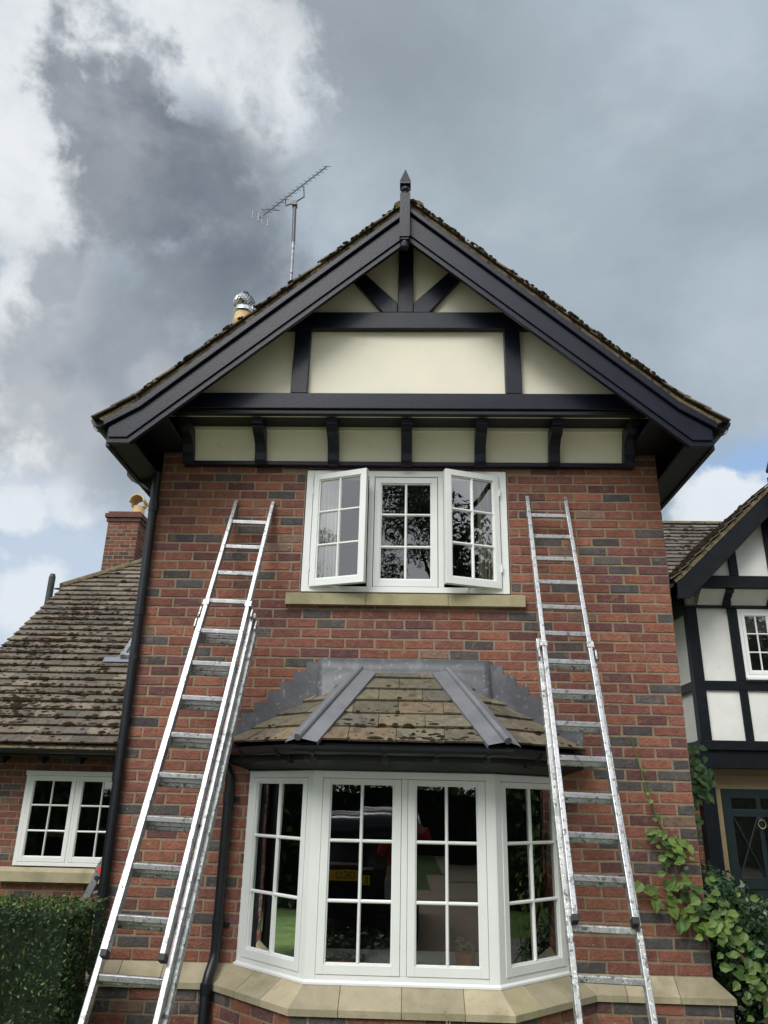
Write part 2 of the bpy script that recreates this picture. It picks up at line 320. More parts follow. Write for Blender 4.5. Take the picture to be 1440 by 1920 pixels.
RED = [(.225, .093, .068), (.205, .085, .065), (.240, .100, .070), (.19, .082, .066), (.26, .110, .073), (.175, .076, .064)]
DARKB = [(.085, .080, .080), (.10, .092, .090), (.078, .070, .072)]
def brick_tone(r, pd=.1):
    q = r.random()
    if q < pd: c = r.choice(DARKB)
    elif q < pd+.05: c = (.20, .13, .10)
    elif q < pd+.10: c = (.25, .108, .072)
    elif q < pd+.22: c = (.135, .066, .064)
    else: c = r.choice(RED)
    k = r.uniform(.86, 1.14); return (c[0]*k, c[1]*k, c[2]*k)
def brick_wall(org, u, nrm, length, z0, z1, phase=0, md=0.0, zref=.59, holes=(), dark=(), pd=.10, seed=1, pitch=.22444, ends=True, shade=1.0):
    """running-bond face: returns (bricks, mortar); u along the wall, nrm outward; holes as (u0,u1,z0,z1)"""
    r = random.Random(seed); B = MB(); Mo = MB(); u = Vector(u); nrm = Vector(nrm); org = Vector(org); k = Vector((0, 0, 1))
    cs = .075; j0 = math.floor((z0-zref)/cs+1e-6); j1 = math.ceil((z1-zref)/cs-1e-6)
    P = lambda a, z, d: org+u*a+k*(z-org.z)+nrm*d
    used = set()
    for j in range(j0, j1):
        zb, zt = zref+j*cs+.0058, zref+(j+1)*cs-.0058
        off = 0 if (j+phase) % 2 == 0 else -pitch/2
        a = off
        while a < length-.01:
            e = a+pitch-.0115
            s0, s1 = max(a, 0.0), min(e, length)
            if length-s1 < .02: s1 = length
            if s1-s0 > .035:
                segs = [(s0, s1, max(zb, z0), min(zt, z1))]
                for (h0, h1, g0, g1) in holes:
                    ns = []
                    for (p, q, y0, y1) in segs:
                        if q <= h0 or p >= h1 or y1 <= g0 or y0 >= g1: ns.append((p, q, y0, y1)); continue
                        if y0 < g0-.02: ns.append((p, q, y0, g0)); continue
                        if y1 > g1+.02: ns.append((p, q, g1, y1)); continue
                        if h0-p > .03: ns.append((p, h0-.008, y0, y1))
                        if q-h1 > .03: ns.append((h1+.008, q, y0, y1))
                    segs = ns
                for (p, q, y0, y1) in segs:
                    if y1-y0 < .015: continue
                    isd = any(abs(dx-(s0+s1)/2) < .105 and abs(dz-(zb+zt)/2) < .036 for dx, dz in dark)
                    c = brick_tone(r, pd)
                    if isd: c = r.choice(DARKB); t = r.uniform(.9, 1.15); c = tuple(x*t for x in c)
                    B.cur = tuple(x*shade for x in c)
                    d = .0045+r.uniform(-.0012, .0014); jx = lambda: r.uniform(-.0026, .0026)
                    o4 = [(p+jx(), y0+jx()), (q+jx(), y0+jx()), (q+jx(), y1+jx()), (p+jx(), y1+jx())]
                    if p < .001: o4[0] = (0, o4[0][1]); o4[3] = (0, o4[3][1])
                    if q > length-.001: o4[1] = (length, o4[1][1]); o4[2] = (length, o4[2][1])
                    ch = .004
                    i4 = [(o4[0][0]+ch, o4[0][1]+ch), (o4[1][0]-ch, o4[1][1]+ch), (o4[2][0]-ch, o4[2][1]-ch), (o4[3][0]+ch, o4[3][1]-ch)]
                    B.poly([P(x, z, -.004) for x, z in o4]+[P(x, z, d) for x, z in i4], [(4, 5, 6, 7), (0, 1, 5, 4), (1, 2, 6, 5), (2, 3, 7, 6), (3, 0, 4, 7)])
            a += pitch
    # mortar sheet around the holes
    xs = sorted({0, length} | {h[0] for h in holes} | {h[1] for h in holes}); zs = sorted({z0, z1} | {min(max(h[2], z0), z1) for h in holes} | {min(max(h[3], z0), z1) for h in holes})
    for a0, a1 in zip(xs, xs[1:]):
        for y0, y1 in zip(zs, zs[1:]):
            cx, cz = (a0+a1)/2, (y0+y1)/2
            if a0 < 0 or a1 > length or any(h[0] < cx < h[1] and h[2] < cz < h[3] for h in holes): continue
            q0, q1 = (a0+md if a0 == 0 else a0), (a1-md if a1 == length else a1)
            Mo.prism([P(q0, y0, -md), P(q1, y0, -md), P(q1, y1, -md), P(q0, y1, -md)], nrm*-.10)
    return B, Mo

def tile_field(org, u, v, nrm, region, gauge, width, tones, seed=1, thick=.014, lift=.020, stagger=True, rag=.004, skip=None):
    """individually laid tiles on a slope: org + u*a + v*b, clipped to a convex region in (a,b)"""
    r = random.Random(seed); T = MB(); u = Vector(u); v = Vector(v).normalized(); nrm = Vector(nrm).normalized(); org = Vector(org)
    a0 = min(p[0] for p in region); a1 = max(p[0] for p in region); b0 = min(p[1] for p in region); b1 = max(p[1] for p in region)
    row = 0; b = b0
    while b < b1:
        off = -(width/2 if row % 2 and stagger else 0)+r.uniform(-.02, .02); a = a0+off
        while a < a1:
            lo = b-r.uniform(0, rag); hi = b+gauge+.035
            rect = [(a+.002, lo), (a+width-.002, lo+r.uniform(-.003, .003)), (a+width-.002, hi), (a+.002, hi)]
            pl = clip(rect, region)
            if len(pl) > 2:
                base = r.choice(tones); k = r.uniform(.8, 1.2); T.cur = tuple(x*k for x in base)
                jl = lift+r.uniform(-.003, .004); tw = r.uniform(-.004, .004)
                def H(p, extra):
                    f = min(max((p[1]-b)/(gauge+.035), -.1), 1); g = (p[0]-a)/width-.5
                    return nrm*(jl*(1-f)+.002+tw*g*(1-f)+extra)
                top = [org+u*p[0]+v*p[1]+H(p, thick) for p in pl]; bot = [org+u*p[0]+v*p[1]+H(p, 0) for p in pl]
                n = len(pl)
                T.poly(bot+top, [list(range(n, 2*n))]+[(i, (i+1) % n, n+(i+1) % n, n+i) for i in range(n)])
            a += width
        b += gauge; row += 1
    return T
def moss_field(org, u, v, nrm, region, gauge, count, seed=1, smin=.012, smax=.035, zones=(), lift=.028, thick=.016):
    r = random.Random(seed); T = MB(); u = Vector(u); v = Vector(v).normalized(); nrm = Vector(nrm).normalized(); org = Vector(org)
    a0 = min(p[0] for p in region); a1 = max(p[0] for p in region); b0 = min(p[1] for p in region); b1 = max(p[1] for p in region)
    def inside(p): return all((q[0]-s[0])*(p[1]-s[1])-(q[1]-s[1])*(p[0]-s[0]) > 0.01 for s, q in zip(region, region[1:]+region[:1]))
    zs = [(r.uniform(a0, a1), r.uniform(b0, b1), r.uniform(.15, .5)) for _ in range(14)]+list(zones)
    n = 0; tries = 0
    while n < count and tries < count*30:
        tries += 1
        if r.random() < .72:
            z = r.choice(zs); p = (r.gauss(z[0], z[2]), r.gauss(z[1], z[2]*.6))
        else: p = (r.uniform(a0, a1), r.uniform(b0, b1))
        if r.random() < .6:
            k = round((p[1]-b0)/gauge); p = (p[0], b0+k*gauge+r.uniform(-.004, .03))
        if not inside(p): continue
        s = r.uniform(smin, smax)*(1.0 if r.random() < .8 else 1.5); sx, sy, h = s*r.uniform(.8, 2.0), s*r.uniform(.5, 1.0), s*r.uniform(.35, .6)
        fr_ = ((p[1]-b0) % gauge)/(gauge+.035); c = org+u*p[0]+v*p[1]+nrm*(lift*(1-fr_)+thick-.003); m = 7; ang = r.uniform(0, 6)
        ring1 = [c+u*(sx*math.cos(ang+6.283*i/m)*r.uniform(.8, 1.2))+v*(sy*math.sin(ang+6.283*i/m)*r.uniform(.8, 1.2)) for i in range(m)]
        ring2 = [c+(q-c)*.6+nrm*h*.8 for q in ring1]
        T.poly(ring1+ring2+[c+nrm*h], [(i, (i+1) % m, m+(i+1) % m, m+i) for i in range(m)]+[(m+i, m+(i+1) % m, 2*m) for i in range(m)])
        n += 1
    return T

def leaf_quad(T, c, d, side, nrm, ln, wd, tone, fold=.18, heart=True):
    """one leaf: base at c, pointing along d"""
    T.cur = tone; d = d.normalized(); side = side.normalized(); nrm = nrm.normalized()
    if heart:
        pts = [c, c+d*ln*.12+side*wd*.38+nrm*wd*fold, c+d*ln*.45+side*wd*.5+nrm*wd*fold*.9, c+d*ln*.8+side*wd*.22+nrm*wd*fold*.3, c+d*ln-nrm*wd*.12,
               c+d*ln*.8-side*wd*.22+nrm*wd*fold*.3, c+d*ln*.45-side*wd*.5+nrm*wd*fold*.9, c+d*ln*.12-side*wd*.38+nrm*wd*fold, c+d*ln*.45]
        T.poly(pts, [(0, 1, 2, 8), (8, 2, 3, 4), (8, 4, 5, 6), (0, 8, 6, 7)])
    else:
        T.poly([c, c+d*ln*.5+side*wd*.5, c+d*ln, c+d*ln*.5-side*wd*.5], [(0, 1, 2, 3)])
def rvec(r):
    while True:
        v = Vector((r.uniform(-1, 1), r.uniform(-1, 1), r.uniform(-1, 1)))
        if .05 < v.length < 1: return v.normalized()
def foliage(blobs, n, size, tones, seed=1, shell=.5, heart=False, bias=None, asp=.6):
    """leaves spread through a set of ellipsoid blobs (cx,cy,cz,rx,ry,rz)"""
    r = random.Random(seed); T = MB(); vols = [b[3]*b[4]*b[5] for b in blobs]
    wts = [v**.67 for v in vols]; tn = [r.uniform(.7, 1.25) for _ in blobs]
    for _ in range(n):
        i = r.choices(range(len(blobs)), wts)[0]; b = blobs[i]; d = rvec(r); q = (shell+(1-shell)*r.random())**.6
        if r.random() < .12: q *= r.uniform(1.0, 1.18)
        c = Vector((b[0]+d.x*b[3]*q, b[1]+d.y*b[4]*q, b[2]+d.z*b[5]*q))
        nr = (d+rvec(r)*.8).normalized(); t = nr.cross(rvec(r)).normalized(); s = nr.cross(t)
        k = tn[i]*r.uniform(.7, 1.3); base = r.choice(tones); sz = size*r.uniform(.6, 1.3)
        leaf_quad(T, c, t, s, nr, sz, sz*asp, tuple(x*k for x in base), heart=heart)
    return T

# ------------------------------------------------------------------ ground
def sheet(name, x0, x1, y0, y1, z, m, kind='structure'):
    b = MB(); b.poly([(x0, y0, z), (x1, y0, z), (x1, y1, z), (x0, y1, z)], [(0, 1, 2, 3)]); o = b.build(name, m); o['kind'] = kind; return o
sheet('ground', -400, 400, -400, 400, GZ, GRASS)
sheet('gravel_drive', -14, 16, -11.5, -5.2, GZ+.004, GRAVEL)
sheet('gravel_path', 3.0, 24, -21, -15, GZ+.004, GRAVEL)
sheet('paved_path', 4.3, 9.5, -5, 5.4, GZ+.006, PAVE)
exec_parts = []

# ------------------------------------------------------------------ windows
def face_T(org, u, n):
    org, u, n = Vector(org), Vector(u).normalized(), Vector(n).normalized()
    def T(p): return org+u*p.x-n*p.y+Vector((0, 0, 1))*p.z
    return T
def sash(parent, T, x0, x1, z0, z1, cols=2, rows=3, stile=.048, top=.048, bot=.055, bar=.021, y0=0.0, dep=.045, label=None, seed=0, m=None, name='sash'):
    """an opening light: stiles, rails, glazing bars in one mesh, its glass as a sub-part. y is depth inward"""
    m = m or WHITE; b = MB()
    b.box(x0, x0+stile, y0, y0+dep, z0, z1, T); b.box(x1-stile, x1, y0, y0+dep, z0, z1, T)
    b.box(x0+stile, x1-stile, y0+.0005, y0+dep, z1-top, z1, T); b.box(x0+stile, x1-stile, y0+.0005, y0+dep, z0, z0+bot, T)
    gx0, gx1, gz0, gz1 = x0+stile, x1-stile, z0+bot, z1-top; q = .010
    # glazing beads round the opening
    for (a0, a1, c0, c1) in ((gx0, gx0+.009, gz0, gz1), (gx1-.009, gx1, gz0, gz1), (gx0+.009, gx1-.009, gz1-.009, gz1), (gx0+.009, gx1-.009, gz0, gz0+.010)):
        b.box(a0, a1, y0+q, y0+dep-.006, c0, c1, T)
    W_ = (gx1-gx0); H_ = (gz1-gz0)
    for i in range(1, cols):
        c = gx0+W_*i/cols
        b.prism([T(Vector((c-bar/2, y0+.018, gz0+.0102))), T(Vector((c-bar/4, y0+.006, gz0+.0102))), T(Vector((c+bar/4, y0+.006, gz0+.0102))), T(Vector((c+bar/2, y0+.018, gz0+.0102))), T(Vector((c+bar/2, y0+dep-.008, gz0+.0102))), T(Vector((c-bar/2, y0+dep-.008, gz0+.0102)))],
                (0, 0, H_-.0194))
    T0 = T(Vector((0, 0, 0))); ux = T(Vector((1, 0, 0)))-T0
    for i in range(1, rows):
        c = gz0+H_*i/rows
        for k in range(cols):
            a0 = gx0+W_*k/cols+(bar/2 if k else .0092)-.006*(1 if k else 0); a1 = gx0+W_*(k+1)/cols-(bar/2 if k < cols-1 else .0092)+.006*(1 if k < cols-1 else 0)
            b.prism([T(Vector((a0, y0+.019, c-bar/2))), T(Vector((a0, y0+.0075, c-bar/4))), T(Vector((a0, y0+.0075, c+bar/4))), T(Vector((a0, y0+.019, c+bar/2))), T(Vector((a0, y0+dep-.009, c+bar/2))), T(Vector((a0, y0+dep-.009, c-bar/2)))], ux*(a1-a0))
    o = b.build(name, m, parent, bevel=.0022, label=label)
    g = MB(); r = random.Random(seed)
    for i in range(cols):
        for k in range(rows):
            a0, a1 = gx0+W_*i/cols+.006, gx0+W_*(i+1)/cols-.006; c0, c1 = gz0+H_*k/rows+.006, gz0+H_*(k+1)/rows-.006
            t1, t2 = r.uniform(-.0012, .0012), r.uniform(-.0012, .0012); y = y0+.024
            g.poly([T(Vector((a0, y-t1-t2, c0))), T(Vector((a1, y+t1-t2, c0))), T(Vector((a1, y+t1+t2, c1))), T(Vector((a0, y-t1+t2, c1)))], [(0, 1, 2, 3)])
    g.build('glass', GLASS, o)
    return o
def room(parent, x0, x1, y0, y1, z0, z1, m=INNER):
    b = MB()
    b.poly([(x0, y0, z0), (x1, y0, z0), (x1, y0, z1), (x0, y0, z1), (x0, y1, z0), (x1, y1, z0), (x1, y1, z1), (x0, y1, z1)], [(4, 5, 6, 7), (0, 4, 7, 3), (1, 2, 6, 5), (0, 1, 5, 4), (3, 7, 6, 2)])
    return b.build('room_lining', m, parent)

# ------------------------------------------------------------------ the brick house
CX = 2.016
house = thing('brick_house', (CX, 0, GZ), 'red brick house front with black and cream timbered gable above a canted bay window', 'house')
DARK = [(0.6, 4.07), (0.3, 3.56), (0.49, 3.56), (0.7, 3.41), (0.3, 3.27), (0.4, 3.2), (0.09, 3.12), (0.52, 2.67), (0.04, 2.74), (0.2, 2.6), (0.6, 2.6), (0.05, 2.13), (0.1, 1.9), (0.73, 3.71), (0.76, 3.63), (1.0, 3.92), (1.08, 3.71), (0.79, 3.5), (0.95, 3.27), (0.69, 2.84), (0.95, 2.83), (1.17, 2.59), (1.16, 4.07), (1.07, 3.93), (1.13, 3.71), (1.31, 2.97), (1.42, 2.9), (2.61, 2.74), (2.52, 2.66), (1.22, 2.6), (2.88, 3.19), (2.94, 2.96), (2.97, 2.88), (3.19, 2.73), (3.15, 2.66), (3.22, 3.17), (3.65, 3.93), (3.89, 3.63), (3.54, 3.55), (3.48, 3.48), (3.53, 3.4), (3.94, 3.4), (3.64, 3.33), (3.63, 3.18), (3.94, 2.95), (4.0, 2.43), (3.74, 2.35), (3.63, 2.13), (3.57, 2.05), (3.58, 1.89), (3.95, 1.9), (3.39, 1.82), (3.83, 1.83), (3.57, 1.74), (3.74, 1.75), (3.94, 1.59), (3.41, 1.36), (3.7, 1.45), (3.98, 1.44), (3.73, 1.29), (3.66, 1.22), (3.84, 1.22), (3.67, 0.92), (3.64, 0.77), (3.84, 0.77), (3.94, 0.7), (3.24, 0.62), (3.03, 3.77), (3.12, 3.55), (3.22, 3.18), (3.44, 3.48), (0.2, 1.53), (0.4, 1.53), (0.31, 1.18), (0.1, 1.01), (0.43, 1.02), (0.76, 1.08), (0.3, 0.87), (0.67, 0.88), (0.15, 0.71), (0.3, 0.72), (0.71, 1.31)]
DARKL = [(0.75-.0, 0.4), (0.96, 0.4), (0.3, 0.41), (0.56, 0.41), (0.12, 0.33), (0.56, 0.34), (0.05, 0.27), (.36, .25)]
B, Mo = brick_wall((0, 0, .585), (1, 0, 0), (0, -1, 0), 4.04, .585, 4.42, phase=0, holes=[(1.200, 2.828, 3.02, 4.16), (.935, 3.115, .5, 1.83)], dark=DARK, pd=.0, seed=3)
wall = B.build('wall', BRICK, house, tone=True); Mo.build('mortar', MORTAR, wall)
for nm, org, u, n, ln, sd in (('side_wall', (0, 6.5, GZ), (0, -1, 0), (-1, 0, 0), 6.5, 5), ('side_wall', (4.04, 0, GZ), (0, 1, 0), (1, 0, 0), 6.5, 6)):
    B, Mo = brick_wall(org, u, n, ln, GZ, 4.42, phase=1, md=.0015, seed=sd); ww = B.build(nm, BRICK, house, tone=True); Mo.build('mortar', MORTAR, ww)
b = MB(); b.box(.1, 3.94, 6.35, 6.5, GZ, 4.4); b.build('back_wall', BLACKOLD, house)
b = MB(); b.prism([(0.05, 6.36, 4.4), (3.99, 6.36, 4.4), (CX, 6.36, 6.1)], (0, .12, 0)); b.build('back_gable', CREAM, house)

def offset_line(pts, ds):
    """offset an open polyline to the left by ds per segment"""
    L_ = []
    for (a, b), d in zip(zip(pts, pts[1:]), ds):
        a, b = Vector(a), Vector(b); t = (b-a).normalized(); n = Vector((t.y, -t.x)); L_.append((a+n*d, t))
    out = [L_[0][0]]
    for (p, t), (q, s2) in zip(L_, L_[1:]):
        den = t.x*s2.y-t.y*s2.x; k = ((q.x-p.x)*s2.y-(q.y-p.y)*s2.x)/den; out.append(p+t*k)
    a, b = Vector(pts[-2]), Vector(pts[-1]); t = (b-a).normalized(); out.append(b+Vector((t.y, -t.x))*ds[-1]); return out
BAY = [(0, 3.0), (0, 0), (.92, 0), (1.44, -.5), (2.612, -.5), (3.132, 0), (4.04, 0), (4.04, 3.0)]
top = offset_line(BAY, [.0]*7); lip = offset_line(BAY, [.10, .10, .165, .165, .165, .10, .10]); low = offset_line(BAY, [.078, .078, .143, .143, .143, .078, .078])
nb = [5, [.30, .62], [.33, .66], [.22, .5, .78], [.34, .67], [.22, .60], 5]
st = MB(); r = random.Random(4)
for i in range(7):
    br = nb[i]; br = [k/br for k in range(1, br)] if isinstance(br, int) else br
    ts = [0]+br+[1]; ln = (Vector(lip[i+1])-Vector(lip[i])).length; g = .0022/max(ln, .1)
    for a, c in zip(ts, ts[1:]):
        a2 = a+(g if a > 0 else 0); c2 = c-(g if c < 1 else 0)
        P = lambda l_, t, z: Vector((*(Vector(l_[i]).lerp(Vector(l_[i+1]), t)), z))
        # keep the joints square to the wall: match the top parameter to the lip parameter by projection
        def tt(t):
            if t in (0, 1): return t
            q = P(lip, t, 0).xy; A_, B_ = Vector(top[i]), Vector(top[i+1]); return max(0, min(1, (q-A_).dot(B_-A_)/(B_-A_).length_squared))
        k = r.uniform(.88, 1.1); base_ = r.choice([(.40, .345, .235), (.43, .37, .255), (.365, .32, .225), (.40, .355, .22)]); st.cur = tuple(x*k for x in base_)
        zt = .590
        st.poly([P(top, tt(a2), zt), P(top, tt(c2), zt), P(lip, c2, .492), P(lip, a2, .492), P(lip, c2, .456), P(lip, a2, .456), P(top, tt(c2), .456), P(top, tt(a2), .456)],
                [(0, 3, 2, 1), (3, 5, 4, 2), (5, 7, 6, 4), (0, 1, 6, 7), (0, 7, 5, 3), (1, 2, 4, 6)])
pl = st.build('stone_plinth', STONE, house, tone=True)
inn = MB(); tl = offset_line(BAY, [-.004]*7); ll = offset_line(BAY, [.09, .09, .152, .152, .152, .09, .09])
for i in range(7):
    inn.poly([(*tl[i], .583), (*tl[i+1], .583), (*ll[i+1], .484), (*ll[i], .484), (*ll[i+1], .460), (*ll[i], .460)], [(0, 3, 2, 1), (3, 5, 4, 2)])
inn.build('mortar', MORTAR, pl)
pw = None
for i in range(7):
    a, c = Vector(low[i]), Vector(low[i+1]); t = (c-a).normalized(); n = Vector((t.y, -t.x, 0))
    B, Mo = brick_wall((a.x, a.y, GZ), (t.x, t.y, 0), n, (c-a).length, GZ, .458, zref=.458, phase=(0, 0, 1, 0, 1, 0, 0)[i], dark=DARKL if i == 1 else [(.2, .40), (.75, .40), (.28, .33)] if i == 5 else [(.1, .42), (.45, .27)], pd=.14, seed=20+i, md=.0015*(i % 2))
    ww = B.build('base_wall', BRICK, house, tone=True); Mo.build('mortar', MORTAR, ww)

# upstairs window: frame, sill, three lights
upw = MB(); T = face_T((0, -.012, 0), (1, 0, 0), (0, -1, 0))
X0, X1, Z0, Z1 = 1.208, 2.822, 3.125, 4.145
for (a, c, z0, z1) in ((X0, X0+.055, Z0, Z1), (X1-.055, X1, Z0, Z1), (X0+.055, X1-.055, Z1-.052, Z1), (X0+.055, X1-.055, Z0, Z0+.045), (1.716, 1.760, Z0+.045, Z1-.052), (2.274, 2.318, Z0+.045, Z1-.052)):
    upw.box(a, c, 0, .085, z0, z1, T)
upf = upw.build('window', WHITE, house, bevel=.003, label='upstairs three-light white window with both outer casements open')
sash(upf, face_T((0, -.006, 0), (1, 0, 0), (0, -1, 0)), 1.765, 2.269, Z0+.050, Z1-.057, label='fixed middle light', seed=1)
a = R(20)
Tl = face_T((1.268, -.030, 0), (math.cos(a), -math.sin(a), 0), (-math.sin(a), -math.cos(a), 0)); sash(upf, Tl, 0, .462, Z0+.035, Z1-.050, label='left casement swung open', seed=2)
Tr = face_T((2.762, -.030, 0), (math.cos(a), math.sin(a), 0), (math.sin(a), -math.cos(a), 0)); sash(upf, Tr, -.462, 0, Z0+.035, Z1-.050, label='right casement swung open', seed=3)
for z in (3.32, 3.95):
    for x in (1.266, 2.764):
        hn = MB(); hn.tube([(x, -.036, z-.03), (x, -.036, z+.03)], .006, 8); hn.build('hinge', WHITE, upf)
for (xa, ya, xb, yb) in ((1.50, -.012, 1.62, -.13), (2.52, -.012, 2.40, -.13)):
    hn = MB(); hn.tube([(xa, ya, 3.175), (xb, yb, 3.172)], .005, 6); hn.build('window_stay', STEEL, upf)
sb = MB(); sb.cur = (.47, .41, .24)
for a0, c0, k in ((1.10, 1.716, 1.0), (1.719, 2.344, .97), (2.347, 2.930, 1.03)):
    sb.cur = (.36*k, .325*k, .20*k); sb.prism([(a0, -.055, 3.016), (a0, -.055, 3.102), (a0, .02, 3.124), (a0, .10, 3.124), (a0, .10, 3.016)], (c0-a0, 0, 0))
sb.build('window_sill', STONE, house, tone=True)
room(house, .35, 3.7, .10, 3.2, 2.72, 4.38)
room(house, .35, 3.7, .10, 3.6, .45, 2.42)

for Tc, xx in ((Tl, .438), (Tr, -.438)):
    q = MB(); q.tube([Tc(Vector((xx, .052, 3.60))), Tc(Vector((xx, .062, 3.60))), Tc(Vector((xx, .062, 3.50)))], .006, 6); q.build('casement_fastener', GOLD, upf)
# bay window
bay = MB(); H0, H1 = .585, 1.80
FR = [((.92, 0, 0), (1.44, -.5, 0)), ((1.44, -.5, 0), (2.612, -.5, 0)), ((2.612, -.5, 0), (3.132, 0, 0))]
specs = []
for k, (p, q) in enumerate(FR):
    p, q = Vector(p), Vector(q); u = (q-p).normalized(); n = Vector((u.y, -u.x, 0)); Tn = face_T(p, u, n); ln = (q-p).length
    if k == 1:
        xs = [(0, .062), (.560, .622), (ln-.062, ln)]
    else: xs = [(0, .058), (ln-.058, ln)]
    if k == 1:
        bay.box(.001, .062, .0005, .09, H0, H1, Tn); bay.box(.573, .612, .0005, .09, H0+.052, H1-.045, Tn); bay.box(ln-.062, ln-.001, .0005, .09, H0, H1, Tn)
        bay.box(.062, ln-.062, .001, .09, H0, H0+.052, Tn); bay.box(.062, ln-.062, .001, .09, H1-.045, H1, Tn)
        specs += [(Tn, .064, .571), (Tn, .614, ln-.064)]
    else:
        e0, e1 = (.0, .035) if k == 0 else (.035, .0)
        bay.box(.0, .05 if k == 0 else .058, 0, .08, H0, H1, Tn); bay.box(ln-(.058 if k == 0 else .05), ln, 0, .08, H0, H1, Tn)
        w0, w1 = (.05, ln-.058) if k == 0 else (.058, ln-.05)
        bay.box(w0, w1, .001, .08, H0, H0+.052, Tn); bay.box(w0, w1, .001, .08, H1-.045, H1, Tn)
        specs.append((Tn, w0+.002, w1-.002))
# projecting lower drip
bp = offset_line(BAY, [0, 0, .012, .012, .012, 0, 0])
bayo = bay.build('window', WHITE, house, bevel=.003, label='white canted bay window with four six-pane lights')
for i, (Tn, a0, a1) in enumerate(specs):
    sash(bayo, (lambda Q: (lambda p: Q(Vector((p.x, p.y-.004, p.z)))))(Tn), a0, a1, H0+.054, H1-.047, stile=.048 if 0 < i < 3 else .045, bot=.052, top=.028, seed=10+i)
dr = MB()
for i in (2, 3, 4):
    a, c = Vector(bp[i]), Vector(bp[i+1]); a2, c2 = Vector(BAY[i]), Vector(BAY[i+1])
    for z in (.598,):
        dr.poly([(*a, z), (*c, z), (*c2, z+.012), (*a2, z+.012), (*a, z-.012), (*c, z-.012), (*c2, z-.012), (*a2, z-.012)], [(0, 1, 2, 3), (4, 5, 1, 0), (7, 6, 5, 4)])
dr.build('drip_moulding', WHITE, bayo)
sl_ = MB(); sl_.prism([(.98, 0.02, .625), (1.47, -.45, .625), (2.58, -.45, .625), (3.07, .02, .625), (3.07, .3, .625), (.98, .3, .625)], (0, 0, .02)); sl_.build('inner_sill', WHITE, bayo)

# bay roof --------------------------------------------------------------
EV = [Vector((.735, 0, 1.975)), Vector((1.385, -.77, 1.955)), Vector((2.645, -.77, 1.955)), Vector((3.305, 0, 1.975))]
RG = [Vector((1.700, 0, 2.49)), Vector((2.335, 0, 2.49))]
bt = [(.17, .148, .102), (.145, .13, .095), (.195, .165, .112), (.125, .115, .092), (.16, .135, .10), (.215, .165, .11)]
broof = None
def plane_field(p0, p1, ptop, region3, gauge, width, tones, seed, moss=0, **k_):
    u = (p1-p0).normalized(); n = u.cross(ptop-p0).normalized(); n = n if n.z > 0 else -n; v = n.cross(u)
    if v.z < 0: v = -v
    reg = [((q-p0).dot(u), (q-p0).dot(v)) for q in region3]
    ar = sum(a[0]*b[1]-a[1]*b[0] for a, b in zip(reg, reg[1:]+reg[:1]))
    if ar < 0: reg = reg[::-1]
    t = tile_field(p0, u, v, n, reg, gauge, width, tones, seed, **k_)
    ms = moss_field(p0, u, v, n, reg, gauge, moss, seed+1, smin=.006, smax=.019, zones=[(.45+.09*k, .05+.03*(k % 3), .12) for k in range(12)]*(1 if moss < 100 else 4), lift=k_['lift'], thick=k_['thick']) if moss else None
    return t, ms, n
f1, m1, nf = plane_field(EV[1], EV[2], RG[0], [EV[1], EV[2], RG[1], RG[0]], .172, .305, bt, 31, moss=260, thick=.014, lift=.018)
f2, m2, nl = plane_field(EV[0], EV[1], RG[0], [EV[0], EV[1], RG[0]], .172, .305, bt, 33, moss=40, thick=.014, lift=.018)
f3, m3, nr_ = plane_field(EV[2], EV[3], RG[1], [EV[2], EV[3], RG[1]], .172, .305, bt, 35, moss=40, thick=.014, lift=.018)
al = MB()
for f in (f1, f2, f3):
    bb = len(al.v); al.v += f.v; al.f += [[i+bb for i in q] for q in f.f]; al.c += f.c
br = al.build('bay_roof', TILE, house, tone=True)
am = MB()
for f in (m1, m2, m3):
    bb = len(am.v); am.v += f.v; am.f += [[i+bb for i in q] for q in f.f]; am.c += f.c
mo = am.build('moss', MOSS, br, smooth=True); mo['kind'] = 'stuff'
dk = MB(); dk.poly([EV[0]+Vector((0, .05, -.02)), EV[1]-Vector((0, 0, .02)), EV[2]-Vector((0, 0, .02)), EV[3]+Vector((0, .05, -.02)), RG[1]-Vector((0, 0, .03)), RG[0]-Vector((0, 0, .03))], [(0, 1, 5), (1, 2, 4, 5), (2, 3, 4)])
dk.build('roof_deck', SOFFIT, br)
# lead hips with a rolled core
for (e, g, s) in ((EV[1], RG[0], 1), (EV[2], RG[1], -1)):
    hp = MB(); d = (g-e).normalized(); ns = nl if s > 0 else nr_
    def side_dir(n_): 
        v_ = n_.cross(d).normalized(); return v_
    fo = side_dir(nf); fo = fo if fo.x*s > 0 else -fo; so_ = side_dir(ns); so_ = so_ if so_.x*s < 0 else -so_
    K = 9; wv = .118
    for i in range(K):
        t0, t1 = i/K, (i+1)/K
        a = e.lerp(g, t0)-d*(.03 if i == 0 else 0); c = e.lerp(g, t1)
        lf = nf*.050; ls = ns*.050
        hp.poly([a+lf, c+lf, c+fo*wv+lf*(.95), a+fo*wv+lf*(.95), a+fo*wv+nf*.02, c+fo*wv+nf*.02], [(0, 1, 2, 3), (3, 2, 5, 4)])
        hp.poly([a+ls, c+ls, c+so_*wv*.8+ls*.95, a+so_*wv*.8+ls*.95, a+so_*wv*.8+ns*.034, c+so_*wv*.8+ns*.034], [(0, 1, 2, 3), (3, 2, 5, 4)])
    up_ = (nf+ns).normalized()
    hp.tube([e-d*.035+up_*.058, e.lerp(g, .5)+up_*.060, g+up_*.052+d*.06], [.024, .022, .020], 12)
    hp.build('lead_hip', LEADL, br, smooth=True)
